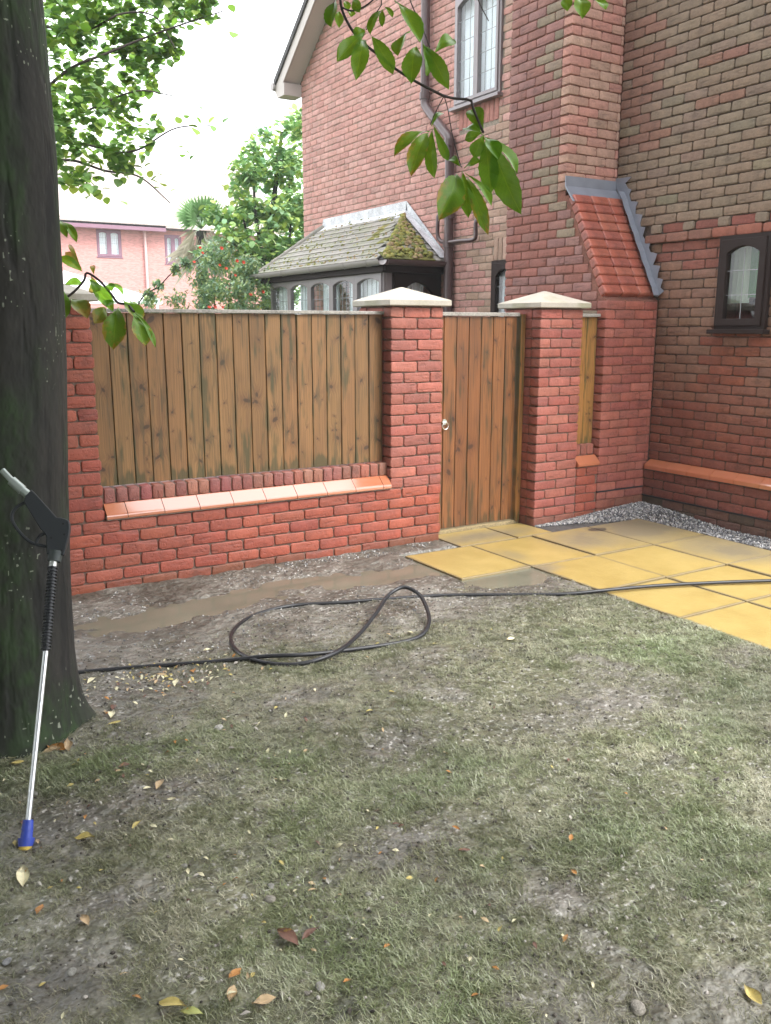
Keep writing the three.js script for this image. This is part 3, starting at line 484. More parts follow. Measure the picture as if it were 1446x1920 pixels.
  const strip = []; for (let k = 0; k <= 12; k++) { const c = V(0, 1.83, 0.004).addScaledVector(s, k * 0.082).addScaledVector(nrm, 0.03 + (k % 2) * 0.006); strip.push([c.z, c.y]); }
  const back = strip.map(([z, y]) => [z - 0.004, y - 0.002]).reverse();
  mesh(chimney, 'lead_soaker', metreUV(extrudeX([...strip, ...back], 2.558, 2.622)), M.lead);
  // plinth coping and damp course
  for (let k = 0; k < 7; k++) mesh(sideWall, 'coping_tile', metreUV(extrudeZ([[2.668, 0.462], [2.648, 0.456], [2.588, 0.42], [2.582, 0.41], [2.582, 0.38], [2.668, 0.38]], 0.02 + k * 0.227, 0.02 + k * 0.227 + 0.224)), M.coping);
  mesh(sideWall, 'damp_course', box(2.5925, 2.62, 0.139, 0.1505, 0.002, 1.74), std({ color: LIN(0.015, 0.015, 0.017), roughness: 0.6 }));
  mesh(chimney, 'damp_course', box(2.052, 2.6, 0.214, 0.2245, -0.05, 0.004), std({ color: LIN(0.02, 0.02, 0.024), roughness: 0.6 }));
}
// closed shell so that the rooms behind the panes are dark
mesh(house, 'back_wall', metreUV(merged([box(7.9, 8.1, -0.1, 5.3, -6.64, 1.75), box(2.9, 7.9, -0.1, 5.3, -6.64, -6.44), box(2.88, 7.9, -0.1, 5.3, 1.53, 1.745), box(2.9, 7.9, -0.1, 4.75, -1.5, -1.3), box(2.9, 7.9, 2.5, 2.6, -6.44, 1.5)])), std({ color: LIN(0.3, 0.15, 0.12), map: mortarMap, roughness: 0.9 }));
{
  const L = (z0, y0, z1, y1, t, x0, x1, m, name) => { const dz = z1 - z0, dy = y1 - y0, l = Math.hypot(dz, dy), nz = -dy / l * t, ny = dz / l * t; const flip = ny < 0 ? -1 : 1; return mesh(house, name, metreUV(extrudeX([[z0, y0], [z1, y1], [z1 + nz * flip, y1 + ny * flip], [z0 + nz * flip, y0 + ny * flip]], x0, x1)), m); };
  const e = 0.25, zl = GABLE_L - e, yl = EAVE - e * PITCHK + 0.14, yr = gableTop(RIDGE_Z) + 0.14;
  L(zl, yl, RIDGE_Z, yr, 0.07, 2.36, 8.2, M.roofDark, 'roof_slope'); L(GABLE_R + 0.2, EAVE - 0.2 * PITCHK + 0.14, RIDGE_Z, yr, 0.07, 2.36, 8.2, M.roofDark, 'roof_slope');
  L(zl + 0.02, yl - 0.17, RIDGE_Z, yr - 0.17, 0.168, 2.385, 2.41, M.barge, 'bargeboard');
  L(zl + 0.03, yl - 0.145, RIDGE_Z, yr - 0.145, 0.02, 2.412, 2.655, M.soffit, 'soffit');
  mesh(house, 'eave_box', metreUV(box(2.3855, 2.66, yl - 0.18, yl - 0.02, zl + 0.012, GABLE_L + 0.004)), M.barge);
  mesh(house, 'eaves_gutter', rod([2.34, yl - 0.02, zl - 0.05], [8.2, yl - 0.02, zl - 0.05], 0.055), M.greyGutter);
  mesh(house, 'main_roof', metreUV(extrudeZ([[2.4, 5.25], [5.4, 7.3], [8.3, 5.25], [8.3, 5.32], [5.4, 7.38], [2.4, 5.32]], -1.2, 1.95)), M.roofDark);
}
// ---------------------------------------------------------------- windows
function archPath(x0, x1, y0, y1, rise) {
  const p = []; p.push([x0, y0], [x1, y0], [x1, y1 - rise]);
  for (let k = 1; k < 12; k++) { const t = k / 12, a = Math.PI * t; p.push([mix(x1, x0, t), y1 - rise + rise * (1 - (2 * t - 1) ** 2)]); }
  p.push([x0, y1 - rise]); return p;
}
const flatUV = (g) => metreUV(g);
// frame facing local +z, u across, built at the origin and then turned and moved
function windowParts(w, h, lights, o) {
  const out = [], fr = o.frame, T = o.depth ?? 0.06, put = (name, g, m) => out.push([name, g, m]);
  const outer = new THREE.Shape([[0, 0], [w, 0], [w, h], [0, h]].map((p) => new THREE.Vector2(...p)));
  const inner = 0.028; outer.holes.push(new THREE.Path([[inner, inner], [inner, h - inner], [w - inner, h - inner], [w - inner, inner]].map((p) => new THREE.Vector2(...p))));
  put('window_frame', flatUV(new THREE.ExtrudeGeometry(outer, { depth: T, bevelEnabled: true, bevelSize: 0.003, bevelThickness: 0.003, bevelSegments: 1 })), o.material);
  const cw = (w - 2 * inner) / lights;
  for (let i = 0; i < lights; i++) {
    const x0 = inner + i * cw + 0.003, x1 = inner + (i + 1) * cw - 0.003, y0 = inner + 0.003, y1 = h - inner - 0.003;
    const s = new THREE.Shape([[x0, y0], [x1, y0], [x1, y1], [x0, y1]].map((p) => new THREE.Vector2(...p)));
    s.holes.push(new THREE.Path(archPath(x0 + fr, x1 - fr, y0 + fr, y1 - fr, o.rise).reverse().map((p) => new THREE.Vector2(...p))));
    put('sash', flatUV(new THREE.ExtrudeGeometry(s, { depth: 0.042, bevelEnabled: true, bevelSize: 0.004, bevelThickness: 0.006, bevelSegments: 2 }).translate(0, 0, T - 0.03)), o.material);
    const ps = new THREE.Shape([[x0 + fr - 0.01, y0 + fr - 0.01], [x1 - fr + 0.01, y0 + fr - 0.01], [x1 - fr + 0.01, y1 - fr], [x0 + fr - 0.01, y1 - fr]].map((p) => new THREE.Vector2(...p)));
    put('pane', new THREE.ShapeGeometry(ps).translate(0, 0, T - 0.012), M.pane);
    if (o.leads) {
      const bars = [], [nu, nv] = o.leads, a = x0 + fr, b = x1 - fr, c = y0 + fr, d = y1 - fr;
      for (let k = 1; k < nu; k++) { const x = mix(a, b, k / nu); bars.push(box(x - 0.003, x + 0.003, c, d - o.rise * 0.4, T - 0.011, T - 0.008)); }
      for (let k = 1; k < nv; k++) { const y = mix(c, d, k / nv); bars.push(box(a, b, y - 0.003, y + 0.003, T - 0.0112, T - 0.0082)); }
      put('leaded_bars', merged(bars), M.leading);
    }
  }
  if (o.curtainsAndReflection) for (const [a, b, y0, cm] of o.curtainsAndReflection) {
    const n = 60, g = new THREE.PlaneGeometry((b - a) * w, h - y0 - 0.04, n, 1), p = g.attributes.position;
    for (let i = 0; i < p.count; i++) p.setZ(i, 0.014 * Math.sin(p.getX(i) * 95 + Math.sin(p.getX(i) * 31) * 1.5));
    g.computeVertexNormals(); put('curtain_and_reflection_sheet', g.translate((a + b) / 2 * w, y0 + (h - y0) / 2, -0.035), cm ?? M.net);  // net curtains, and in the side window the painted reflection
  }
  if (o.sill) put('window_sill', flatUV(rbox(-0.03, w + 0.03, -0.032, 0.001, -0.02, T + 0.05)), o.sillMaterial ?? o.material);
  return out;
}
function placeWindow(parent, parts, m4, nested) {
  let root = null;
  for (const [name, g, m] of parts) { g.applyMatrix4(m4); if (nested && root) mesh(root, name, g, m); else { const q = mesh(parent, nested ? 'window' : name, g, m); if (nested) root = q; } }
  return root;
}
const facing = (x, y, z, ry) => new THREE.Matrix4().makeRotationY(ry).setPosition(x, y, z);
placeWindow(house, windowParts(0.776, 1.076, 2, { frame: 0.03, rise: 0.05, material: M.mauveFrame, leads: [3, 5], curtainsAndReflection: [[0, 1, 0]], sill: true }), facing(2.69, 3.872, WIN_UP[0] + 0.002, -Math.PI / 2), true).userData.label = 'two light mauve framed upstairs window with arched panes';
placeWindow(house, windowParts(0.43, 1.05, 1, { frame: 0.055, rise: 0.07, material: M.brownFrame, leads: [2, 5], curtainsAndReflection: [[0, 1, 0]] }), facing(2.69, 1.203, WIN_SMALL[0] + 0.002, -Math.PI / 2), true).userData.label = 'narrow dark framed window half hidden behind the chimney breast';
placeWindow(house, windowParts(0.446, 0.7, 1, { frame: 0.048, rise: 0.05, material: M.brownFrame, leads: [2, 3], curtainsAndReflection: [[0.0, 0.5, 0.18, M.mirroredSage], [0.5, 1, 0.22, M.mirroredGreen]], sill: true }), facing(2.68, 1.563, WIN_SIDE[0] + 0.002, -Math.PI / 2), true).userData.label = 'dark brown arched window under the dentil course';  // the two green sheets imitate foliage mirrored in the glass
mesh(house, 'window_board', box(2.9, 3.3, 1.5, 1.56, 0.55, 1.1), std({ color: LIN(0.3, 0.3, 0.32) }));
// ---------------------------------------------------------------- bay window
{
  const X = 1.9, Z0 = -6.165, Z1 = -3.18;
  const bay = mesh(house, 'bay_window', metreUV(merged([box(X + 0.02, 2.66, -0.1, 1.04, Z0, Z1), box(X + 0.01, 2.66, 2.19, 2.24, Z0, Z1), box(X + 0.02, X + 0.09, 1.04, 2.2, Z1 - 0.07, Z1 + 0.01), box(X + 0.02, X + 0.09, 1.04, 2.2, Z0, Z0 + 0.07)])), M.mauveFrame);
  placeWindow(bay, windowParts(2.985, 1.15, 5, { frame: 0.045, rise: 0.05, material: M.mauveFrame, leads: [5, 5], depth: 0.07, curtainsAndReflection: [[0.01, 0.12, 0], [0.24, 0.36, 0], [0.46, 0.6, 0.0], [0.68, 0.99, 0]] }), facing(X + 0.06, 1.045, Z0, -Math.PI / 2), false);
  placeWindow(bay, windowParts(0.66, 1.15, 1, { frame: 0.09, rise: 0.12, material: M.brownFrame, leads: [3, 4], depth: 0.05, curtainsAndReflection: [[0.2, 0.7, 0]] }), facing(X + 0.095, 1.045, Z1 - 0.045, 0), false);
  // roof: front slope and near hip
  const eX = 1.78, eY = 2.29, tX = 2.63, tY = 2.9, zN = -3.02, zF = -6.33, rN = -3.9, rF = -5.97;
  const tileMats = [[0.35, 0.335, 0.295], [0.31, 0.3, 0.26], [0.38, 0.355, 0.315], [0.32, 0.32, 0.245]].map((c) => std({ color: LIN(...c), map: brickMap, bumpMap: brickBump, bumpScale: 0.004, roughness: 0.8 }));
  const mossMats = [[0.22, 0.215, 0.05], [0.17, 0.18, 0.05], [0.28, 0.25, 0.08]].map((c) => std({ color: LIN(...c), map: brickMap, bumpMap: brickBump, bumpScale: 0.012, roughness: 1 }));
  const deck = new THREE.BufferGeometry(); deck.setAttribute('position', new THREE.Float32BufferAttribute([eX, eY, zN, eX, eY, zF, tX, tY, rF, eX, eY, zN, tX, tY, rF, tX, tY, rN, eX, eY, zN, tX, tY, rN, tX, eY, zN, eX, eY, zF, tX, eY, zF, tX, tY, rF], 3)); deck.computeVertexNormals();
  mesh(bay, 'roof_deck', metreUV(deck), M.roofDark);
  const rows = 9, sl = Math.hypot(tX - eX, tY - eY), rowL = sl / rows, ang = Math.atan2(tY - eY, tX - eX);
  const tg = metreUV(new RoundedBoxGeometry(rowL * 1.25, 0.016, 0.162, 1, 0.004));
  for (let r = 0; r < rows; r++) {
    const t = (r + 0.42) / rows, x = mix(eX, tX, t), y = mix(eY, tY, t), a = mix(zF, rF, t) + 0.05, b = mix(zN, rN, t) - 0.06; let k = 0;
    for (let z = a + (r % 2 ? 0.0 : 0.08); z < b; z += 0.166, k++) {
      const mossy = z > b - 0.25 - 0.2 * rnd(), m = mesh(bay, 'roof_tile', tg, mossy && rnd() < 0.3 ? pick(mossMats) : pick(tileMats));
      m.position.set(x - Math.sin(ang) * 0.018, y + Math.cos(ang) * 0.018, z); m.rotation.set(rr(-0.02, 0.02), 0, ang - 0.1);
    }
  }
  const hz = (zN - rN), hang = Math.atan2(tY - eY, hz), hsl = Math.hypot(tY - eY, hz), hrow = hsl / rows, hg = metreUV(new RoundedBoxGeometry(0.162, 0.016, hrow * 1.25, 1, 0.004));
  for (let r = 0; r < rows; r++) {
    const t = (r + 0.42) / rows, z = mix(zN, rN, t), y = mix(eY, tY, t), a = mix(eX, tX, t) + 0.04, b = tX - 0.02;
    for (let x = a + (r % 2 ? 0.07 : 0.0); x < b; x += 0.166) {
      const m = mesh(bay, 'roof_tile', hg, x < 2.46 && y < 2.95 ? (rnd() < 0.75 ? pick(mossMats) : pick(tileMats)) : pick(tileMats));
      m.position.set(x, y + Math.cos(hang) * 0.018, z + Math.sin(hang) * 0.018); m.rotation.set(hang - 0.1, 0, rr(-0.02, 0.02));
    }
  }
  const hip = (za, zb) => { for (let k = 0; k < 5; k++) { const t0 = k / 5, t1 = (k + 1.12) / 5; mesh(bay, 'hip_tile', rod([mix(eX + 0.02, tX, t0), mix(eY + 0.02, tY + 0.03, t0), mix(za, zb, t0)], [mix(eX + 0.02, tX, Math.min(1, t1)), mix(eY + 0.02, tY + 0.03, Math.min(1, t1)), mix(za, zb, Math.min(1, t1))], 0.05, 8, 0.042), pick(tileMats)); } };
  hip(zF + 0.02, rF);
  // moss cushions
  const ms = new THREE.IcosahedronGeometry(1, 1), im = new THREE.InstancedMesh(ms, std({ color: LIN(1, 1, 1), roughness: 1 }), 900), m4 = new THREE.Matrix4();
  im.name = 'moss'; im.userData.kind = 'stuff';
  for (let i = 0; i < 900; i++) {
    let x, y, z; const near = i < 620;
    if (near) { const t = rnd() * 0.9, u = rnd(); x = mix(mix(eX, tX, t), 2.5, u * u * 0.9); y = mix(eY, tY, t) + 0.03; z = mix(zN, rN, t) + 0.02; }
    else { const t = rnd() ** 2; x = mix(eX, tX, t); y = mix(eY, tY, t) + 0.03; z = rr(mix(zF, rF, t) + 0.1, mix(zN, rN, t) - 0.1); }
    const s = rr(0.008, near ? 0.03 : 0.016); m4.compose(V(x, y, z), new THREE.Quaternion().setFromEuler(new THREE.Euler(rnd() * 6, rnd() * 6, 0)), V(s * 1.3, s * 0.7, s * 1.3)); im.setMatrixAt(i, m4);
    im.setColorAt(i, LIN(...vary(pick([[0.2, 0.2, 0.05], [0.28, 0.26, 0.07], [0.14, 0.16, 0.05], [0.3, 0.22, 0.12]]), 0.4)));
  }
  im.castShadow = im.receiveShadow = true; bay.add(im);
  // lead over the bay
  const fl = (pts, name) => { const g = new THREE.BufferGeometry(), p = []; for (let i = 1; i + 1 < pts.length; i++) p.push(...pts[0], ...pts[i], ...pts[i + 1]); g.setAttribute('position', new THREE.Float32BufferAttribute(p, 3)); g.computeVertexNormals(); mesh(bay, name, metreUV(g), M.paleLead); };
  fl([[2.635, 3.04, rF - 0.03], [2.635, 3.04, rN + 0.02], [2.635, 2.89, rN + 0.04], [2.635, 2.89, rF - 0.08]], 'lead_flashing');
  fl([[2.635, 2.935, rF - 0.06], [2.635, 2.935, rN + 0.02], [2.5, 2.84, rN + 0.08], [2.5, 2.84, rF - 0.1]], 'lead_flashing');
  fl([[2.635, 3.04, rN + 0.02], [2.635, 2.41, -3.1], [2.635, 2.31, -3.0], [2.635, 2.89, rN + 0.0]], 'lead_flashing');
  fl([[2.634, 2.93, rN + 0.03], [2.634, 2.33, zN + 0.03], [2.5, 2.335, zN + 0.035], [2.53, 2.89, rN + 0.1]], 'lead_flashing');
  // gutters
  const half = (r) => { const p = []; for (let k = 0; k <= 10; k++) { const a = Math.PI + Math.PI * k / 10; p.push([Math.cos(a) * r, Math.sin(a) * r]); } for (let k = 10; k >= 0; k--) { const a = Math.PI + Math.PI * k / 10; p.push([Math.cos(a) * (r - 0.004), Math.sin(a) * (r - 0.004)]); } return p; };
  mesh(bay, 'gutter', metreUV(extrudeZ(half(0.058).map(([a, b]) => [a + 1.735, b + 2.285]), -6.4, -2.96)), M.greyGutter);
  for (const z of [-6.2, -5.4, -4.6, -3.75, -3.25]) mesh(bay, 'gutter_union', metreUV(extrudeZ(half(0.063).map(([a, b]) => [a + 1.735, b + 2.285]), z - 0.03, z + 0.03)), M.greyGutter);
  mesh(bay, 'gutter', metreUV(extrudeX(half(0.056).map(([a, b]) => [a - 2.965, b + 2.285]), 1.79, 2.64)), M.brownPipe);
  mesh(bay, 'fascia', metreUV(merged([box(1.8, 1.822, 2.17, 2.29, -6.3, -3.05), box(1.822, 2.65, 2.17, 2.29, -3.062, -3.04)])), M.brownFrame);
  mesh(bay, 'soffit', metreUV(box(1.822, 2.65, 2.165, 2.175, -6.3, -3.062)), M.brownFrame);
}
// ---------------------------------------------------------------- pipes
{
  const pipe = thing('soil_pipe', 'brown soil downpipe with a slanted offset on the gable wall', 'pipe');
  const P = M.brownPipe;
  mesh(pipe, 'upper_pipe', rod([2.58, 4.06, -3.43], [2.58, 6.2, -3.43], 0.05, 20), P);
  mesh(pipe, 'offset_bend', tube([[2.58, 4.08, -3.43], [2.58, 4.0, -3.42], [2.58, 3.93, -3.36], [2.58, 3.78, -3.19], [2.58, 3.64, -3.03], [2.58, 3.57, -2.955], [2.58, 3.48, -2.94]], 0.05, 50, 18), P);
  mesh(pipe, 'lower_pipe', rod([2.58, 0, -2.94], [2.58, 3.5, -2.94], 0.05, 20), P);
  for (const [y, z] of [[4.09, -3.43], [3.52, -2.94], [2.48, -2.94], [2.78, -2.94]]) mesh(pipe, 'collar', rod([2.58, y - 0.035, z], [2.58, y + 0.035, z], 0.061, 20), P);
  mesh(pipe, 'waste_pipe', tube([[2.56, 2.49, -2.9], [2.56, 2.49, -2.7], [2.56, 2.485, -2.47], [2.56, 2.5, -2.43], [2.56, 2.56, -2.425], [2.56, 2.66, -2.425], [2.6, 2.7, -2.425], [2.68, 2.7, -2.425]], 0.022, 60, 12), P);
  mesh(pipe, 'waste_pipe', tube([[2.58, 2.5, -2.97], [2.57, 2.52, -3.08], [2.56, 2.58, -3.12], [2.56, 2.74, -3.12], [2.57, 2.79, -3.13], [2.68, 2.8, -3.17]], 0.022, 50, 12), P);
}
// ---------------------------------------------------------------- the horse chestnut
const TOP_LEAFLETS = [[-1.986,2.351,3.056,-2.09,2.258,3.087,0.038,"g"],
  [-1.988,2.348,3.055,-2.062,2.219,3.137,0.04,"g"],
  [-1.977,2.346,3.062,-1.96,2.232,3.149,0.038,"g"],
  [-1.976,2.362,3.035,-2.013,2.336,3.042,0.028,"d"],
  [-1.933,2.422,3.046,-1.993,2.345,3.076,0.028,"d"],
  [-1.932,2.415,3.048,-1.949,2.363,3.075,0.015,"g"],
  [-1.926,2.422,3.05,-1.922,2.387,3.086,0.015,"d"],
  [-1.855,2.373,3.059,-1.925,2.29,3.108,0.039,"g"],
  [-1.841,2.34,3.075,-1.913,2.218,3.157,0.049,"g"],
  [-1.886,2.452,3.044,-1.864,2.327,3.136,0.046,"d"],
  [-1.825,2.343,3.084,-1.82,2.209,3.193,0.039,"g"],
  [-1.8,2.316,3.106,-1.712,2.373,3.074,0.036,"g"],
  [-1.823,2.34,3.086,-1.767,2.272,3.03,0.031,"g"],
  [-2.047,2.437,2.996,-2.098,2.345,3.06,0.035,"d"],
  [-1.882,2.512,2.719,-1.898,2.455,2.748,0.023,"l"],
  [-1.863,2.54,2.724,-1.87,2.504,2.753,0.02,"l"],
  [-2.009,2.435,3.021,-2.019,2.387,3.074,0.023,"d"],
  [-1.852,2.509,2.738,-1.862,2.484,2.762,0.02,"l"],
  [-1.799,2.132,3.081,-1.925,2.051,3.096,0.037,"e"],
  [-1.8,2.131,3.081,-1.903,1.995,3.147,0.046,"e"],
  [-1.797,2.128,3.083,-1.82,1.991,3.127,0.033,"g"],
  [-1.796,2.136,3.082,-1.738,2.184,3.057,0.021,"g"],
  [-1.79,2.133,3.086,-1.715,2.047,3.058,0.023,"g"],
  [-1.762,2.009,3.182,-1.878,1.872,3.265,0.066,"e"],
  [-1.759,2.006,3.185,-1.785,1.874,3.25,0.034,"g"],
  [-1.753,2.003,3.189,-1.771,1.835,3.316,0.035,"e"],
  [-1.744,1.998,3.196,-1.654,1.916,3.2,0.024,"g"],
  [-1.764,2.016,3.18,-1.761,2.047,3.126,0.02,"g"],
  [-1.756,2.011,3.186,-1.727,2.023,3.225,0.031,"d"],
  [-1.687,2.108,3.18,-1.681,2.188,3.116,0.043,"g"],
  [-1.688,2.108,3.179,-1.693,2.14,3.096,0.031,"d"],
  [-1.69,2.108,3.178,-1.72,2.093,3.139,0.026,"g"],
  [-1.685,2.103,3.182,-1.705,2.045,3.161,0.037,"g"],
  [-1.683,2.101,3.184,-1.726,1.946,3.268,0.048,"g"],
  [-1.679,2.101,3.186,-1.7,1.889,3.346,0.061,"g"],
  [-1.679,2.101,3.186,-1.569,2.015,3.204,0.043,"g"],
  [-1.683,2.105,3.183,-1.699,2.031,3.264,0.037,"b"],
  [-1.225,2.595,2.983,-1.257,2.534,3.026,0.031,"l"],
  [-1.189,2.595,3.005,-1.219,2.514,3.055,0.045,"l"],
  [-1.161,2.588,3.024,-1.154,2.537,3.089,0.038,"l"]];
const LOW_LEAFLETS = [[-2.366,1.807,1.397,-2.456,1.866,1.387,0.038,"b"],
  [-2.371,1.818,1.391,-2.421,1.894,1.317,0.027,"y"],
  [-2.38,1.841,1.38,-2.396,1.934,1.275,0.017,"y"],
  [-2.357,1.794,1.405,-2.31,1.654,1.589,0.05,"b"],
  [-2.339,1.787,1.419,-2.331,1.719,1.392,0.049,"y"],
  [-2.334,1.796,1.419,-2.328,1.838,1.388,0.019,"y"],
  [-2.276,1.681,1.543,-2.336,1.511,1.657,0.081,"e"],
  [-2.255,1.699,1.552,-2.216,1.615,1.657,0.064,"e"],
  [-2.238,1.644,1.636,-2.232,1.516,1.744,0.07,"e"],
  [-2.23,1.654,1.638,-2.185,1.516,1.748,0.026,"b"],
  [-2.313,1.67,1.511,-2.376,1.605,1.561,0.053,"y"],
  [-2.297,1.762,1.498,-2.293,1.73,1.533,0.034,"g"],
  [-2.3,1.76,1.497,-2.234,1.722,1.499,0.038,"d"],
  [-2.276,1.689,1.529,-2.332,1.672,1.571,0.045,"b"],
  [-2.458,1.747,1.415,-2.48,1.62,1.493,0.045,"g"],
  [-2.436,1.71,1.437,-2.4,1.631,1.54,0.064,"y"],
  [-2.454,1.754,1.416,-2.386,1.767,1.418,0.034,"g"],
  [-2.429,2.025,1.303,-2.426,1.951,1.384,0.03,"g"],
  [-2.413,2.021,1.314,-2.391,1.932,1.41,0.03,"d"]];
const leafTexture = (seed, base, tip, edge) => texture(192, 384, (u, v) => {
  const x = u - 0.5, k = Math.abs(x) * 2, vein = Math.abs(((v * 15 - k * 3.2) % 1 + 1) % 1 - 0.5), mid = smooth(0.05, 0.015, k);
  let c = mixc(base, base.map((q) => q * 1.25), fbm(u * 6, v * 12, seed, 3)); c = mixc(c, base.map((q, i) => q * [1.7, 1.5, 1.5][i]), 0.35 * smooth(0.09, 0.02, vein) * (1 - mid) + 0.75 * mid);
  const d = smooth(0.5 - edge * 0.3, 0.62, 0.45 * v * v + 0.3 * k * k + 0.6 * (fbm(u * 4 + 2, v * 7, seed + 5, 4) - 0.25)) * (edge > 0 ? 1 : 0);
  return mixc(c, mixc(tip, [0.26, 0.15, 0.03], smooth(0.55, 0.7, fbm(u * 7, v * 11, seed + 8, 3))), d);
}, true, false);
const leafStuff = (map) => phy({ map, roughness: 0.42, transmission: 0.5, thickness: 0, specularIntensity: 0.55 });
const LEAF = { g: leafStuff(leafTexture(901, [0.15, 0.31, 0.02], [0.3, 0.2, 0.03], 0)), e: leafStuff(leafTexture(911, [0.16, 0.31, 0.022], [0.42, 0.32, 0.04], 0.08)), y: leafStuff(leafTexture(921, [0.2, 0.27, 0.04], [0.4, 0.3, 0.06], 0.5)), l: leafStuff(leafTexture(931, [0.2, 0.38, 0.03], [0.3, 0.2, 0.03], 0)) };
LEAF.d = LEAF.g; LEAF.b = LEAF.g;
function leaflet(b, t, w, R) {
  const B = V(...b), dir = V(...t).sub(B), L = dir.length(); dir.normalize();
  const nrm = camera.position.clone().sub(B).normalize().multiplyScalar(0.75).add(V((R() - 0.5) * 0.9, 0.35 + R() * 0.4, (R() - 0.5) * 0.9)); nrm.addScaledVector(dir, -nrm.dot(dir)).normalize();
  const side = dir.clone().cross(nrm), n = 18, m = 4, pos = [], uv = [], idx = [], fold = 0.18 + 0.35 * R(), droop = 0.05 + 0.1 * R(), wave = R() * 6;
  for (let i = 0; i <= n; i++) {
    const s = i / n, prof = Math.pow(Math.sin(Math.PI * Math.pow(s, 1.65)), 0.72) * (s > 0.86 ? 1 - 0.25 * smooth(0.86, 0.98, s) : 1), tooth = 1 + (i % 2 ? 0.035 : -0.03);
    const half = (s < 0.06 ? 0.03 : Math.max(0.03, prof)) * w / 2 * tooth * (s > 0.985 ? 0.1 : 1);
    for (let j = -m; j <= m; j++) {
      const q = j / m, p = B.clone().addScaledVector(dir, s * L).addScaledVector(side, q * half).addScaledVector(nrm, Math.abs(q) * half * fold - droop * L * 4 * (s - 0.5) ** 2 + droop * L + 0.006 * Math.sin(s * 9 + wave + q * 2) * w / 0.05 * 0.4 - droop * L);
      pos.push(p.x, p.y, p.z); uv.push(0.5 + q * 0.49 * Math.max(0.15, half / (w / 2)), s);
    }
  }
  const c = 2 * m + 1; for (let i = 0; i < n; i++) for (let j = 0; j < 2 * m; j++) { const a = i * c + j; idx.push(a, a + 1, a + c, a + 1, a + c + 1, a + c); }
  const g = new THREE.BufferGeometry(); g.setAttribute('position', new THREE.Float32BufferAttribute(pos, 3)); g.setAttribute('uv', new THREE.Float32BufferAttribute(uv, 2)); g.setIndex(idx); g.computeVertexNormals(); return g;
}
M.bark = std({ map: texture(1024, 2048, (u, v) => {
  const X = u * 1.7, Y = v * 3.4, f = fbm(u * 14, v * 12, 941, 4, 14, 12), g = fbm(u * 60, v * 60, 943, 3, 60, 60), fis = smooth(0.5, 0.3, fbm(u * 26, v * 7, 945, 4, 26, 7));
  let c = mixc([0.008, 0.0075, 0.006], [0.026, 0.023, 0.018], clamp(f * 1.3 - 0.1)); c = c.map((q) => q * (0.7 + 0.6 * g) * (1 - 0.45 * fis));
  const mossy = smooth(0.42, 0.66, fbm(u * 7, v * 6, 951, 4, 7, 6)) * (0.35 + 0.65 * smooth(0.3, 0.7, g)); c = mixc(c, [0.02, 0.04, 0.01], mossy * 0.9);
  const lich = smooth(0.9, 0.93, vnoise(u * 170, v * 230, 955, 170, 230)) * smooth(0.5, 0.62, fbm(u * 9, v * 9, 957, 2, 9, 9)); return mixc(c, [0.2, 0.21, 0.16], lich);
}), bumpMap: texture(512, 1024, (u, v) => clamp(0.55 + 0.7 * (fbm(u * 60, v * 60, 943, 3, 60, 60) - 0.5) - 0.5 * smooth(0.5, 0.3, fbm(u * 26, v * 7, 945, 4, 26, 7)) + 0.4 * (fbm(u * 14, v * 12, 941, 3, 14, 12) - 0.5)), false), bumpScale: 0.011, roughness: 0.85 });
M.twig = std({ color: LIN(0.045, 0.03, 0.028), roughness: 0.7 });
const TRUNK = [[-0.1, 0.31, -2.845, 1.64], [0.0, 0.295, -2.845, 1.635], [0.1, 0.283, -2.845, 1.63], [0.3, 0.272, -2.84, 1.625], [0.6, 0.266, -2.825, 1.62], [1.0, 0.258, -2.8, 1.62], [1.6, 0.25, -2.757, 1.62], [2.2, 0.243, -2.737, 1.62], [2.8, 0.238, -2.745, 1.62], [3.6, 0.235, -2.75, 1.62], [4.6, 0.2, -2.75, 1.6], [6.2, 0.13, -2.8, 1.55], [8.2, 0.05, -2.85, 1.5]];
function trunkAt(y) { let i = 0; while (i < TRUNK.length - 2 && TRUNK[i + 1][0] < y) i++; const a = TRUNK[i], b = TRUNK[i + 1], t = clamp((y - a[0]) / (b[0] - a[0])); return [mix(a[1], b[1], t), mix(a[2], b[2], t), mix(a[3], b[3], t)]; }
const chestnut = thing('horse_chestnut_tree', 'dark mossy tree trunk at the left with hanging palmate leaves', 'tree');
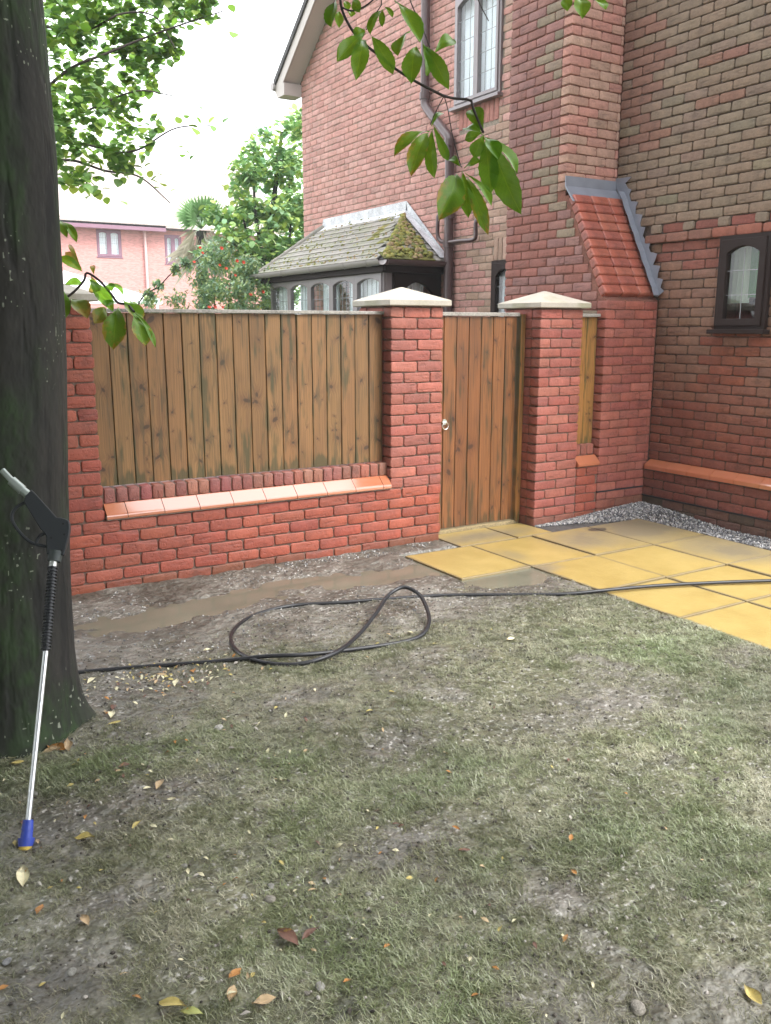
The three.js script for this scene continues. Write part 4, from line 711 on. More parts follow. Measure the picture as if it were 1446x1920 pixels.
{
  const ny = 170, na = 72, pos = [], uv = [], idx = [], roots = [[0.35, 0.09, 0.22], [1.5, 0.05, 0.3], [2.5, 0.07, 0.3], [4.1, 0.1, 0.35], [5.3, 0.09, 0.3]];
  for (let j = 0; j <= ny; j++) {
    const y = -0.1 + 8.3 * Math.pow(j / ny, 1.35), [r0, cx, cz] = trunkAt(y);
    for (let i = 0; i <= na; i++) {
      const a = i / na * Math.PI * 2; let r = r0 * (1 + 0.05 * (fbm(3 + Math.cos(a) * 2.2, y * 1.3 + Math.sin(a) * 2.2, 961, 3) - 0.5) + 0.02 * (fbm(Math.cos(a) * 9 + 9, y * 5 + Math.sin(a) * 9, 963, 2) - 0.5));
      for (const [ra, h, w] of roots) { let d = Math.abs(a - ra); d = Math.min(d, 6.283 - d); r += h * Math.exp(-((d / w) ** 2)) * Math.exp(-Math.max(0, y + 0.02) / 0.075); }
      pos.push(cx + r * Math.cos(a), y, cz + r * Math.sin(a)); uv.push(i / na, y / 3.4);
    }
  }
  for (let j = 0; j < ny; j++) for (let i = 0; i < na; i++) { const a = j * (na + 1) + i; idx.push(a, a + na + 1, a + 1, a + 1, a + na + 1, a + na + 2); }
  const g = new THREE.BufferGeometry(); g.setAttribute('position', new THREE.Float32BufferAttribute(pos, 3)); g.setAttribute('uv', new THREE.Float32BufferAttribute(uv, 2)); g.setIndex(idx); g.computeVertexNormals();
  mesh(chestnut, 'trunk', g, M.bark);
  // limbs overhead, outside the picture, that carry the crown and the hanging sprays
  const limb = (pts, r0, r1) => { const c = new THREE.CatmullRomCurve3(pts.map((p) => V(...p))), t = new THREE.TubeGeometry(c, 40, 1, 10), p = t.attributes.position, q = V(); for (let i = 0; i < p.count; i++) { const s = Math.floor(i / 11) / 40; c.getPointAt(s, q); const r = mix(r0, r1, s); p.setXYZ(i, q.x + (p.getX(i) - q.x) * r, q.y + (p.getY(i) - q.y) * r, q.z + (p.getZ(i) - q.z) * r); } t.computeVertexNormals(); return mesh(chestnut, 'limb', t, M.bark); };
  limb([[-2.73, 3.3, 1.62], [-2.4, 3.75, 2.1], [-2.0, 3.9, 2.8], [-1.6, 4.1, 3.6], [-1.0, 4.6, 4.6]], 0.085, 0.02);
  limb([[-2.72, 3.8, 1.6], [-3.4, 4.6, 2.2], [-4.4, 5.4, 3.0]], 0.1, 0.03); limb([[-2.75, 4.6, 1.6], [-2.2, 5.4, 1.2], [-1.2, 6.2, 0.8], [-0.4, 6.7, 0.6]], 0.09, 0.02); limb([[-2.78, 5, 1.6], [-3.4, 5.8, 0.6], [-4.0, 6.4, -0.6]], 0.08, 0.02);
  const twig = (parent, pts, r0) => mesh(parent, 'twig', tube(pts, r0, pts.length * 8, 7), M.twig);
  const R = makeRandom(77);
  const spray = mesh(chestnut, 'hanging_branch', tube([[-1.95, 3.9, 2.9], [-2.02, 3.3, 2.96], [-2.04, 2.8, 3.0], [-2.035, 2.442, 3.003], [-2.028, 2.409, 3.0], [-2.012, 2.376, 3.004], [-1.988, 2.343, 3.013], [-1.958, 2.319, 3.023], [-1.927, 2.3, 3.032], [-1.892, 2.273, 3.046], [-1.844, 2.244, 3.068], [-1.802, 2.224, 3.085], [-1.763, 2.208, 3.099], [-1.729, 2.204, 3.106], [-1.693, 2.198, 3.13], [-1.691, 2.18, 3.136], [-1.687, 2.108, 3.18]], 0.0036, 140, 8), M.twig);
  twig(spray, [[-2.034, 2.408, 3.012], [-2.015, 2.4, 3.025], [-1.988, 2.408, 3.04], [-1.962, 2.428, 3.051], [-1.943, 2.45, 3.059], [-1.9, 2.6, 3.06]], 0.0022);
  twig(spray, [[-1.755, 2.212, 3.088], [-1.751, 2.176, 3.1], [-1.747, 2.1, 3.121], [-1.738, 2.027, 3.145], [-1.76, 2.011, 3.183]], 0.0014);
  twig(spray, [[-1.757, 2.21, 3.09], [-1.776, 2.176, 3.085], [-1.797, 2.133, 3.082]], 0.0014);
  twig(spray, [[-1.933, 2.422, 3.046], [-1.933, 2.5, 3.043], [-1.92, 2.6, 3.05], [-1.9, 2.62, 3.06]], 0.0016); twig(spray, [[-1.986, 2.351, 3.056], [-1.961, 2.386, 3.05], [-1.933, 2.422, 3.046]], 0.0014);
  twig(spray, [[-1.811, 2.325, 3.097], [-1.822, 2.373, 3.079], [-1.845, 2.46, 3.043], [-1.9, 2.61, 3.05]], 0.0016);
  for (const [a, b, c, d, e, f, w, k] of TOP_LEAFLETS) mesh(spray, 'leaflet', leaflet([a, b, c], [d, e, f], w * 1.14, R), LEAF[k]);
  twig(spray, [[-1.46, 2.5, 2.9], [-1.48, 2.55, 2.88], [-1.6, 2.7, 2.9], [-1.9, 2.72, 3.0], [-2.03, 2.75, 3.0]], 0.0016);
  const low = mesh(chestnut, 'low_shoot', tube([[-2.6, 1.6, 1.5], [-2.494, 1.664, 1.36], [-2.453, 1.693, 1.372], [-2.41, 1.727, 1.389], [-2.369, 1.775, 1.403], [-2.36, 1.801, 1.402], [-2.323, 1.771, 1.456], [-2.29, 1.711, 1.516], [-2.276, 1.681, 1.543], [-2.248, 1.673, 1.574], [-2.238, 1.644, 1.636]], 0.005, 90, 8), M.twig);
  twig(low, [[-2.5, 1.9, 1.45], [-2.46, 1.97, 1.36], [-2.43, 2.03, 1.31]], 0.002);
  for (const [a, b, c, d, e, f, w, k] of LOW_LEAFLETS) mesh(low, 'leaflet', leaflet([a, b, c], [d, e, f], w * 1.15, R), LEAF[k]);
  // crown overhead
  const parts = []; for (let k = 0; k < 7; k++) { const a = (k - 3) * 0.6, l = 0.17 - 0.02 * Math.abs(k - 3), s = new THREE.Shape(); s.moveTo(0, 0); s.quadraticCurveTo(l * 0.26, l * 0.7, 0, l); s.quadraticCurveTo(-l * 0.26, l * 0.7, 0, 0); const q = new THREE.ShapeGeometry(s, 3); q.rotateX(-Math.PI / 2 + 0.25).rotateY(a); parts.push(q); }
  const leaf = merged(parts), spots = [];
  const cl = []; for (let k = 0; k < 210; k++) { const a = rnd() * 6.283, rad = 4.7 * Math.sqrt(rnd()), y = 4.1 + 4.6 * rnd() * (1 - (rad / 5.6) ** 2); cl.push([-4.6 + Math.cos(a) * rad, y, 4.7 + Math.sin(a) * rad, rr(0.5, 0.95)]); }
  for (const q of [[-1.5, 5.4, 0.6], [-2.2, 5.0, 0.4], [-1.0, 5.8, 1.2], [-2.6, 5.2, -0.4], [-1.8, 5.9, -0.3], [-1.3, 6.4, 0.3], [-2.4, 6.2, 0.9]]) cl.push([...q, 0.85], [...q, 0.85], [...q, 0.6]);
  let guard = 0;
  while (spots.length < 26000 && guard++ < 260000) {
    const c = pick(cl), p = V(rnd() - 0.5, rnd() - 0.5, rnd() - 0.5).normalize().multiplyScalar(c[3] * Math.cbrt(rnd())); p.y *= 0.7; p.x += c[0]; p.y += c[1]; p.z += c[2];
    const d = Math.hypot(p.x - camera.position.x, p.z - camera.position.z); if (p.y < 1.584 + 0.75 + d * 0.42) continue;
    spots.push(p);
  }
  const im = new THREE.InstancedMesh(leaf, leafStuff(null), spots.length); im.material.color.setRGB(1, 1, 1); im.name = 'crown'; im.userData.kind = 'stuff'; const m4 = new THREE.Matrix4();
  spots.forEach((p, i) => { m4.compose(p, new THREE.Quaternion().setFromEuler(new THREE.Euler(rr(-0.6, 0.6), rnd() * 6.3, rr(-0.6, 0.6))), V(1, 1, 1).multiplyScalar(rr(0.9, 1.5))); im.setMatrixAt(i, m4); im.setColorAt(i, LIN(...vary([0.065, 0.15, 0.02], 0.5))); });
  im.castShadow = im.receiveShadow = true; chestnut.add(im);
}
// ---------------------------------------------------------------- trees and shrubs behind the fence
function leafShape(l, w, fold = 0.2) { const s = new THREE.Shape(); s.moveTo(0, 0); s.bezierCurveTo(w * 0.75, l * 0.2, w * 0.6, l * 0.75, 0, l); s.bezierCurveTo(-w * 0.6, l * 0.75, -w * 0.75, l * 0.2, 0, 0); const g = new THREE.ShapeGeometry(s, 4), p = g.attributes.position; for (let i = 0; i < p.count; i++) p.setZ(i, Math.abs(p.getX(i)) * fold - (p.getY(i) / l) ** 2 * l * 0.15); g.computeVertexNormals(); return g; }
function foliage(parent, shape, spots, tones, size, name = 'foliage') {
  const im = new THREE.InstancedMesh(shape, phy({ color: LIN(1, 1, 1), roughness: 0.55, transmission: 0.52, thickness: 0, specularIntensity: 0.5 }), spots.length), m4 = new THREE.Matrix4(); im.name = name; im.userData.kind = 'stuff';
  spots.forEach((p, i) => { m4.compose(p, new THREE.Quaternion().setFromEuler(new THREE.Euler(rr(-2.6, -0.4), rnd() * 6.3, rr(-0.5, 0.5), 'YXZ')), V(1, 1, 1).multiplyScalar(rr(size[0], size[1]))); im.setMatrixAt(i, m4); im.setColorAt(i, LIN(...vary(pick(tones), 0.35))); });
  im.castShadow = im.receiveShadow = true; parent.add(im); return im;
}
function fill(clumps, per, hollow = 0.3) { const out = []; for (const [x, y, z, r, k = 1] of clumps) { const subs = []; for (let i = 0; i < 9; i++) { const d = V(rnd() - 0.5, rnd() - 0.5, rnd() - 0.5).normalize().multiplyScalar(r * mix(hollow, 1, Math.sqrt(rnd()))); subs.push(d); } const n = Math.round(per * r * r * k); for (let i = 0; i < n; i++) { const c = pick(subs), q = V(rnd() - 0.5, rnd() - 0.5, rnd() - 0.5).normalize().multiplyScalar(r * 0.42 * Math.cbrt(rnd())); out.push(V(x + c.x + q.x, y + c.y + q.y * 0.8, z + c.z + q.z)); } } return out; }
function taper(parent, name, pts, r0, r1, m = M.bark, seg = 30) { const c = new THREE.CatmullRomCurve3(pts.map((p) => V(...p))), t = new THREE.TubeGeometry(c, seg, 1, 8), p = t.attributes.position, q = V(); for (let i = 0; i < p.count; i++) { const s = Math.floor(i / 9) / seg; c.getPointAt(s, q); const r = mix(r0, r1, s); p.setXYZ(i, q.x + (p.getX(i) - q.x) * r, q.y + (p.getY(i) - q.y) * r, q.z + (p.getZ(i) - q.z) * r); } t.computeVertexNormals(); return mesh(parent, name, t, m); }
{
  const h = thing('added_shade_hedge', 'added evergreen hedge out of view at the left and behind, blocking sky light', 'hedge');  // unseen hedge, added to keep sky light off faces turned left
  for (let k = 0; k < 7; k++) taper(h, 'stem', [[-5.2, -0.1, -0.4 + k * 1.05], [-5.15, 2, -0.4 + k * 1.05], [-5.2, 4, -0.3 + k * 1.05]], 0.05, 0.015);
  const spots = []; for (let k = 0; k < 17000; k++) { const z = rr(-1, 6.6), y = 4.9 * rnd(), w = 0.75 * (1 - 0.35 * (y / 4.9) ** 3) * (0.85 + 0.3 * fbm(z * 1.4, y * 1.4, 981, 2)); spots.push(V(-5.2 + (rnd() < 0.5 ? 1 : -1) * w * Math.sqrt(rnd()), y, z)); }
  for (let k = 0; k < 11000; k++) { const t = rnd(), y = 4.6 * rnd(), w = 0.7 * (1 - 0.35 * (y / 4.6) ** 3); spots.push(V(mix(-5.2, -1.6, t) + rr(-0.2, 0.2), y, mix(6.6, 8.8, t) + (rnd() - 0.5) * 2 * w)); }
  foliage(h, leafShape(0.15, 0.065), spots, [[0.035, 0.07, 0.015], [0.05, 0.09, 0.02]], [0.8, 1.3]);
}
{
  const lime = thing('lime_tree', 'leafy tree with small rounded leaves behind the fence at the upper left', 'tree');
  taper(lime, 'trunk', [[-1.85, -0.1, -4.9], [-1.82, 1.5, -4.85], [-1.75, 3.2, -4.75], [-1.6, 5, -4.7], [-1.5, 7.2, -4.7]], 0.14, 0.04);
  for (const pts of [[[-1.76, 2.9, -4.75], [-1.405, 3.288, -3.903], [-1.087, 3.263, -3.702], [-0.839, 3.19, -3.531], [-0.665, 3.215, -3.43], [-0.345, 3.411, -3.281], [-0.064, 3.436, -3.115]], [[-1.6, 3.9, -4.7], [-1.288, 4.343, -4.095], [-1.064, 4.245, -3.932], [-0.655, 4.466, -3.736], [-0.402, 4.442, -3.574], [-0.263, 4.147, -3.415]], [[-1.74, 3.1, -4.75], [-1.327, 3.41, -3.886], [-0.964, 3.607, -3.711], [-0.606, 3.755, -3.528], [-0.312, 3.706, -3.335]], [[-1.7, 3.4, -4.75], [-1.139, 3.95, -3.905], [-0.824, 4.098, -3.748], [-0.375, 4.294, -3.521], [0.159, 4.491, -3.241]], [[-1.78, 2.7, -4.75], [-1.274, 3.116, -3.78], [-0.943, 3.018, -3.552], [-0.692, 2.969, -3.385], [-0.463, 2.724, -3.183]]]) taper(lime, 'branch', pts, 0.022, 0.005, M.twig, 50);
  const clumps = [[-1.08, 4.49, -4.003, 0.35], [-0.557, 4.597, -4.068, 0.39], [-0.185, 4.551, -3.588, 0.34, 0.8], [0.037, 4.494, -3.196, 0.16, 0.8], [-1.222, 3.988, -3.725, 0.37], [-0.666, 4.169, -4.149, 0.4], [-0.354, 4.31, -3.752, 0.27, 0.7], [-1.16, 3.582, -3.706, 0.37], [-0.702, 3.681, -3.929, 0.3, 0.8], [-0.519, 3.88, -3.626, 0.2, 0.7], [-1.276, 3.127, -3.544, 0.32], [-0.871, 3.234, -3.682, 0.28], [-0.755, 3.1, -3.324, 0.2, 0.8], [-0.585, 3.362, -3.417, 0.16, 0.7], [-1.244, 2.9, -3.34, 0.15], [-1.366, 4.323, -4.618, 0.47], [-1.496, 3.551, -4.505, 0.53], [-0.633, 5.229, -4.633, 0.59], [0.017, 5.189, -4.102, 0.48], [-1.5, 6, -4.8, 0.9], [-0.8, 6.2, -4.4, 0.8], [-2.4, 5.2, -4.6, 0.9], [-2.3, 4, -4.8, 0.7]];
  const spots = fill(clumps, 1800, 0.15);
  for (const [x, y, z] of [[-0.246, 3.534, -3.251], [-0.195, 3.412, -3.189], [-0.094, 3.549, -3.162], [-0.043, 3.436, -3.102], [0.045, 3.461, -3.054], [-0.012, 3.52, -3.104], [-0.222, 3.166, -3.145], [-0.342, 3.24, -3.237], [-0.452, 2.823, -3.201], [-0.49, 2.872, -3.236], [-0.53, 2.896, -3.267], [-0.917, 2.705, -3.45], [-0.973, 2.778, -3.503], [-0.869, 2.74, -3.433], [0.209, 4.55, -3.225], [0.223, 4.295, -3.153], [-0.3, 3.45, -3.27], [-0.24, 3.44, -3.22], [-0.14, 3.45, -3.15], [-0.28, 3.2, -3.2], [-0.31, 3.17, -3.2], [-0.57, 2.86, -3.28], [-0.6, 2.92, -3.3]]) spots.push(V(x, y, z));
  foliage(lime, leafShape(0.088, 0.08), spots, [[0.17, 0.31, 0.05], [0.14, 0.27, 0.06], [0.21, 0.37, 0.05], [0.26, 0.37, 0.06], [0.12, 0.23, 0.07]], [0.75, 1.25], 'crown');
}
{
  const t = thing('rowan_tree', 'broad pale green leafy tree left of the house gable', 'tree');
  taper(t, 'trunk', [[3.5, -0.1, -10.1], [3.5, 1.5, -10], [3.6, 3, -9.95], [3.9, 5, -9.95]], 0.13, 0.03);
  for (const pts of [[[3.55, 2, -10], [3.2, 2.8, -9.8], [2.95, 3.9, -9.8]], [[3.55, 2.4, -10], [3.3, 3.6, -9.85], [3.3, 4.6, -9.85]], [[3.55, 2.2, -10], [3.9, 3, -9.8], [4.0, 4.1, -9.9]]]) taper(t, 'branch', pts, 0.05, 0.012);
  const clumps = [[3.993, 5.086, -9.793, 0.27], [3.745, 4.668, -9.841, 0.43], [3.341, 4.674, -9.851, 0.26], [3.993, 4.256, -9.946, 0.48], [3.501, 3.926, -9.806, 0.57], [2.99, 4.017, -9.784, 0.34, 1], [4.002, 3.594, -9.775, 0.48], [3.419, 3.184, -9.672, 0.57], [2.975, 3.53, -9.791, 0.42, 1], [2.85, 3.0, -9.7, 0.45], [2.6, 3.3, -9.9, 0.35], [2.7, 2.6, -9.7, 0.5], [4.2, 2.9, -9.9, 0.5], [3.8, 3.3, -10.2, 0.6], [3.3, 4.35, -9.8, 0.35], [3.701, 2.814, -9.405, 0.47], [3.071, 2.608, -9.382, 0.46], [4.283, 4.577, -10.087, 0.39], [3.4, 2.2, -9.5, 0.6], [4.4, 5.2, -10.1, 0.4], [4.6, 3.6, -10.2, 0.7]];
  foliage(t, leafShape(0.12, 0.095), fill(clumps, 1500, 0.2), [[0.28, 0.46, 0.18], [0.24, 0.42, 0.22], [0.33, 0.5, 0.17], [0.4, 0.52, 0.13]], [0.7, 1.25], 'crown');
}
{
  const s = thing('flowering_shrub', 'feathery green shrub with small red flowers behind the fence', 'shrub');
  for (const pts of [[[1.35, -0.1, -6.5], [1.3, 1.2, -6.4], [1.45, 2.3, -6.5]], [[1.3, -0.1, -6.5], [1.15, 1.1, -6.5], [1.2, 2.0, -6.5]], [[1.4, -0.1, -6.4], [1.6, 1.0, -6.3], [1.7, 2.0, -6.25]]]) taper(s, 'stem', pts, 0.025, 0.008);
  taper(s, 'stem', [[1.2, 1.5, -6.5], [0.8, 1.7, -6.7], [0.286, 1.954, -6.851], [0.521, 2.13, -6.751], [0.729, 2.342, -6.676], [0.956, 2.449, -6.563], [1.125, 2.59, -6.494]].slice(2).reverse().concat([[0.2, 1.6, -6.85], [0.3, 0.9, -6.8], [0.4, -0.1, -6.8]]), 0.006, 0.018, M.twig);
  const clumps = [[1.567, 2.405, -6.656, 0.42, 0.9], [1.25, 2.45, -6.7, 0.34, 0.8], [1.75, 2.3, -6.6, 0.35], [1.702, 2.069, -6.248, 0.4], [1.194, 1.997, -6.543, 0.34], [0.803, 1.853, -6.748, 0.27], [0.491, 1.83, -6.94, 0.24], [1.367, 2.559, -6.937, 0.3, 0.5], [1.301, 1.955, -6.227, 0.36], [0.233, 1.74, -7.081, 0.2], [1.098, 2.186, -6.89, 0.2, 0.6], [0.6, 1.5, -6.8, 0.4], [1.4, 1.5, -6.4, 0.5], [0.521, 2.13, -6.751, 0.07, 6], [0.729, 2.342, -6.676, 0.07, 6], [0.4, 2.03, -6.8, 0.06, 6], [0.85, 2.4, -6.6, 0.07, 6]];
  foliage(s, leafShape(0.07, 0.032), fill(clumps, 6000, 0.15), [[0.3, 0.44, 0.28], [0.26, 0.4, 0.28], [0.34, 0.47, 0.22], [0.4, 0.47, 0.18]], [0.6, 1.2]);
  const fm = std({ color: LIN(0.62, 0.07, 0.03), roughness: 0.6 });
  const fg = (() => { const l = []; for (let k = 0; k < 6; k++) { const q = leafShape(0.034, 0.03, 0.5); q.rotateX(-0.6).rotateY(k * 1.05); l.push(q); } return merged(l); })();
  for (const [x, y, z] of [[0.964, 2.607, -6.357], [0.986, 2.538, -6.326], [0.876, 2.413, -6.363], [1.204, 2.594, -6.206], [1.362, 2.434, -6.069], [1.432, 2.414, -6.021], [1.162, 2.379, -6.178], [1.229, 2.33, -6.125], [1.323, 2.247, -6.046], [1.613, 2.032, -5.814], [0.98, 1.823, -6.152], [1.048, 1.837, -6.113], [1.137, 1.823, -6.055], [1.469, 1.983, -5.891]]) { const f = mesh(s, 'flower', fg, fm); f.position.set(x, y, z); f.rotation.set(rr(0.4, 1.4), rr(-1, 1), 0); f.scale.setScalar(rr(0.9, 1.25)); }
}
{
  const p = thing('fan_palm', 'shaggy fan palm with green top fronds and a drooping dry skirt', 'palm');
  taper(p, 'trunk', [[2.63, -0.1, -10.8], [2.63, 1.8, -10.8], [2.63, 3.3, -10.8]], 0.13, 0.1);
  const fan = (n, l) => { const L = []; for (let k = 0; k < n; k++) { const q = leafShape(l * (1 - 0.25 * Math.abs(k / (n - 1) - 0.5)), 0.05, 0.4); q.rotateZ((k / (n - 1) - 0.5) * 3.0); L.push(q); } return merged(L); };
  const f1 = fan(17, 0.42), green = phy({ color: LIN(0.2, 0.36, 0.14), roughness: 0.5, transmission: 0.45, thickness: 0 }), dry = std({ color: LIN(0.42, 0.38, 0.29), roughness: 0.9 });
  for (let k = 0; k < 12; k++) { const a = k * 2.4, e = 0.5 + 0.75 * hash(k, 1, 5), d = V(Math.cos(a) * Math.cos(e), Math.sin(e), Math.sin(a) * Math.cos(e)), c = V(2.63, 3.35, -10.8), tip = c.clone().addScaledVector(d, 0.22); const m = mesh(p, 'frond', f1, green); m.position.copy(tip); m.quaternion.setFromUnitVectors(V(0, 1, 0), d); m.rotateY(rr(-0.6, 0.6) + 1.2 * (k % 3)); const st = mesh(m, 'stalk', rod([0, -0.22, 0], [0, 0, 0], 0.012, 6), green); }
  for (let k = 0; k < 170; k++) { const a = k * 2.4 + rnd(), m = mesh(p, 'dry_blade', k % 2 ? fanBlade() : fanBlade2(), dry), y = 3.35 - 0.45 * rnd(); m.position.set(2.63 + Math.cos(a) * 0.12, y, -10.8 + Math.sin(a) * 0.12); m.rotation.set(0, -a, 0); m.rotateZ(-0.35 - 1.0 * rnd()); m.scale.setScalar(rr(0.8, 1.4)); }
}
function fanBlade() { return fanBlade.g ??= leafShape(0.55, 0.05, 0.4).rotateZ(-Math.PI / 2).translate(0.05, 0, 0); }
function fanBlade2() { return fanBlade2.g ??= leafShape(0.42, 0.035, 0.6).rotateZ(-Math.PI / 2).translate(0.05, 0, 0); }
// ---------------------------------------------------------------- the house beyond
{
  const h = thing('far_house', 'pale pink brick house with mauve windows beyond the garden', 'house');
  const Z = -28, brick = std({ color: LIN(0.6, 0.28, 0.25), map: texture(512, 512, (u, v) => { const row = Math.floor(v * 32), x = u * 10 + (row % 2) * 0.5, fx = x - Math.floor(x), fy = v * 32 - row, j = Math.min(smooth(0, 0.06, Math.min(fx, 1 - fx)), smooth(0, 0.14, Math.min(fy, 1 - fy))), k = 0.8 + 0.3 * (hash(Math.floor(x) % 10, row, 41) - 0.5); return mixc([0.9, 1.3, 1.3], [k, k, k], 0.5 + 0.5 * j); }), roughness: 0.9 });
  const W1 = [5.01, 5.9, 4.06, 5.02], W2 = [7.5, 8.15, 3.9, 4.95];
  mesh(h, 'wall', merged([holedWall('z', Z, 0.3, -4, 12, -0.1, 5.1, [W1, W2]), metreUV(box(-4, 12, -0.1, 5.1, -36, -35.7)), metreUV(box(-4, -3.7, -0.1, 5.1, -35.7, -28.3)), metreUV(box(11.7, 12, -0.1, 5.1, -35.7, -28.3))]), brick);
  const roof = mesh(h, 'roof', metreUV(extrudeX([[-27.5, 5.13], [-32, 8.1], [-36.5, 5.13], [-36.5, 5.25], [-32, 8.24], [-27.5, 5.25]], -4.3, 12.3), 2), std({ color: LIN(0.5, 0.42, 0.38), map: mortarMap, roughness: 0.7 }));
  const mv = std({ color: LIN(0.2, 0.1, 0.14), roughness: 0.5 });
  mesh(h, 'fascia', box(-4.3, 7.42, 5.0, 5.2, -27.62, -27.5), mv);
  for (const w of [W1, W2]) placeWindow(h, windowParts(w[1] - w[0], w[3] - w[2], 2, { frame: 0.07, rise: 0.04, material: mv, leads: [2, 4], curtainsAndReflection: [[0, 1, 0]], sill: true }), facing(w[0], w[2], Z - 0.08, 0), true);
  mesh(h, 'downpipe', rod([6.75, 0, -27.92], [6.75, 5.05, -27.92], 0.05), std({ color: LIN(0.62, 0.4, 0.38), roughness: 0.5 }));
  const c = thing('conservatory', 'white framed glazed lean-to roof in front of the far house', 'conservatory');
  const wh = std({ color: LIN(0.8, 0.8, 0.82), roughness: 0.4 });
  const pts = (t) => [[mix(3.4, 5.9, t), mix(3.35, 2.42, t)]];
  mesh(c, 'ridge', box(1.8, 3.45, 3.33, 3.41, -26.2, -26.1), wh); mesh(c, 'eaves_beam', box(1.8, 6.0, 2.32, 2.44, -24.05, -23.93), wh);
  mesh(c, 'dwarf_wall', metreUV(box(1.9, 5.9, -0.1, 0.7, -26, -24)), brick);
  for (let k = 0; k < 6; k++) { const x = 1.85 + k * 0.8; mesh(c, 'rafter', rod([Math.min(x, 3.4), 3.37, -26.15], [x, 2.4, -23.99], 0.035, 6), wh); mesh(c, 'mullion', box(x - 0.03, x + 0.03, 0.7, 2.32, -24.03, -23.96), wh); }
  mesh(c, 'hip_bar', rod([3.42, 3.37, -26.15], [5.95, 2.42, -23.99], 0.05, 6), wh); mesh(c, 'hip_bar', rod([3.42, 3.33, -26.15], [5.95, 2.42, -27.9], 0.05, 6), wh);
  const gl = new THREE.BufferGeometry(); gl.setAttribute('position', new THREE.Float32BufferAttribute([1.85, 3.36, -26.15, 3.42, 3.36, -26.15, 5.95, 2.41, -23.99, 1.85, 3.36, -26.15, 5.95, 2.41, -23.99, 1.85, 2.41, -23.99], 3)); gl.computeVertexNormals(); mesh(c, 'roof_glazing', gl, phy({ color: LIN(0.85, 0.86, 0.88), transmission: 0.5, thickness: 0, roughness: 0.4 }));
}
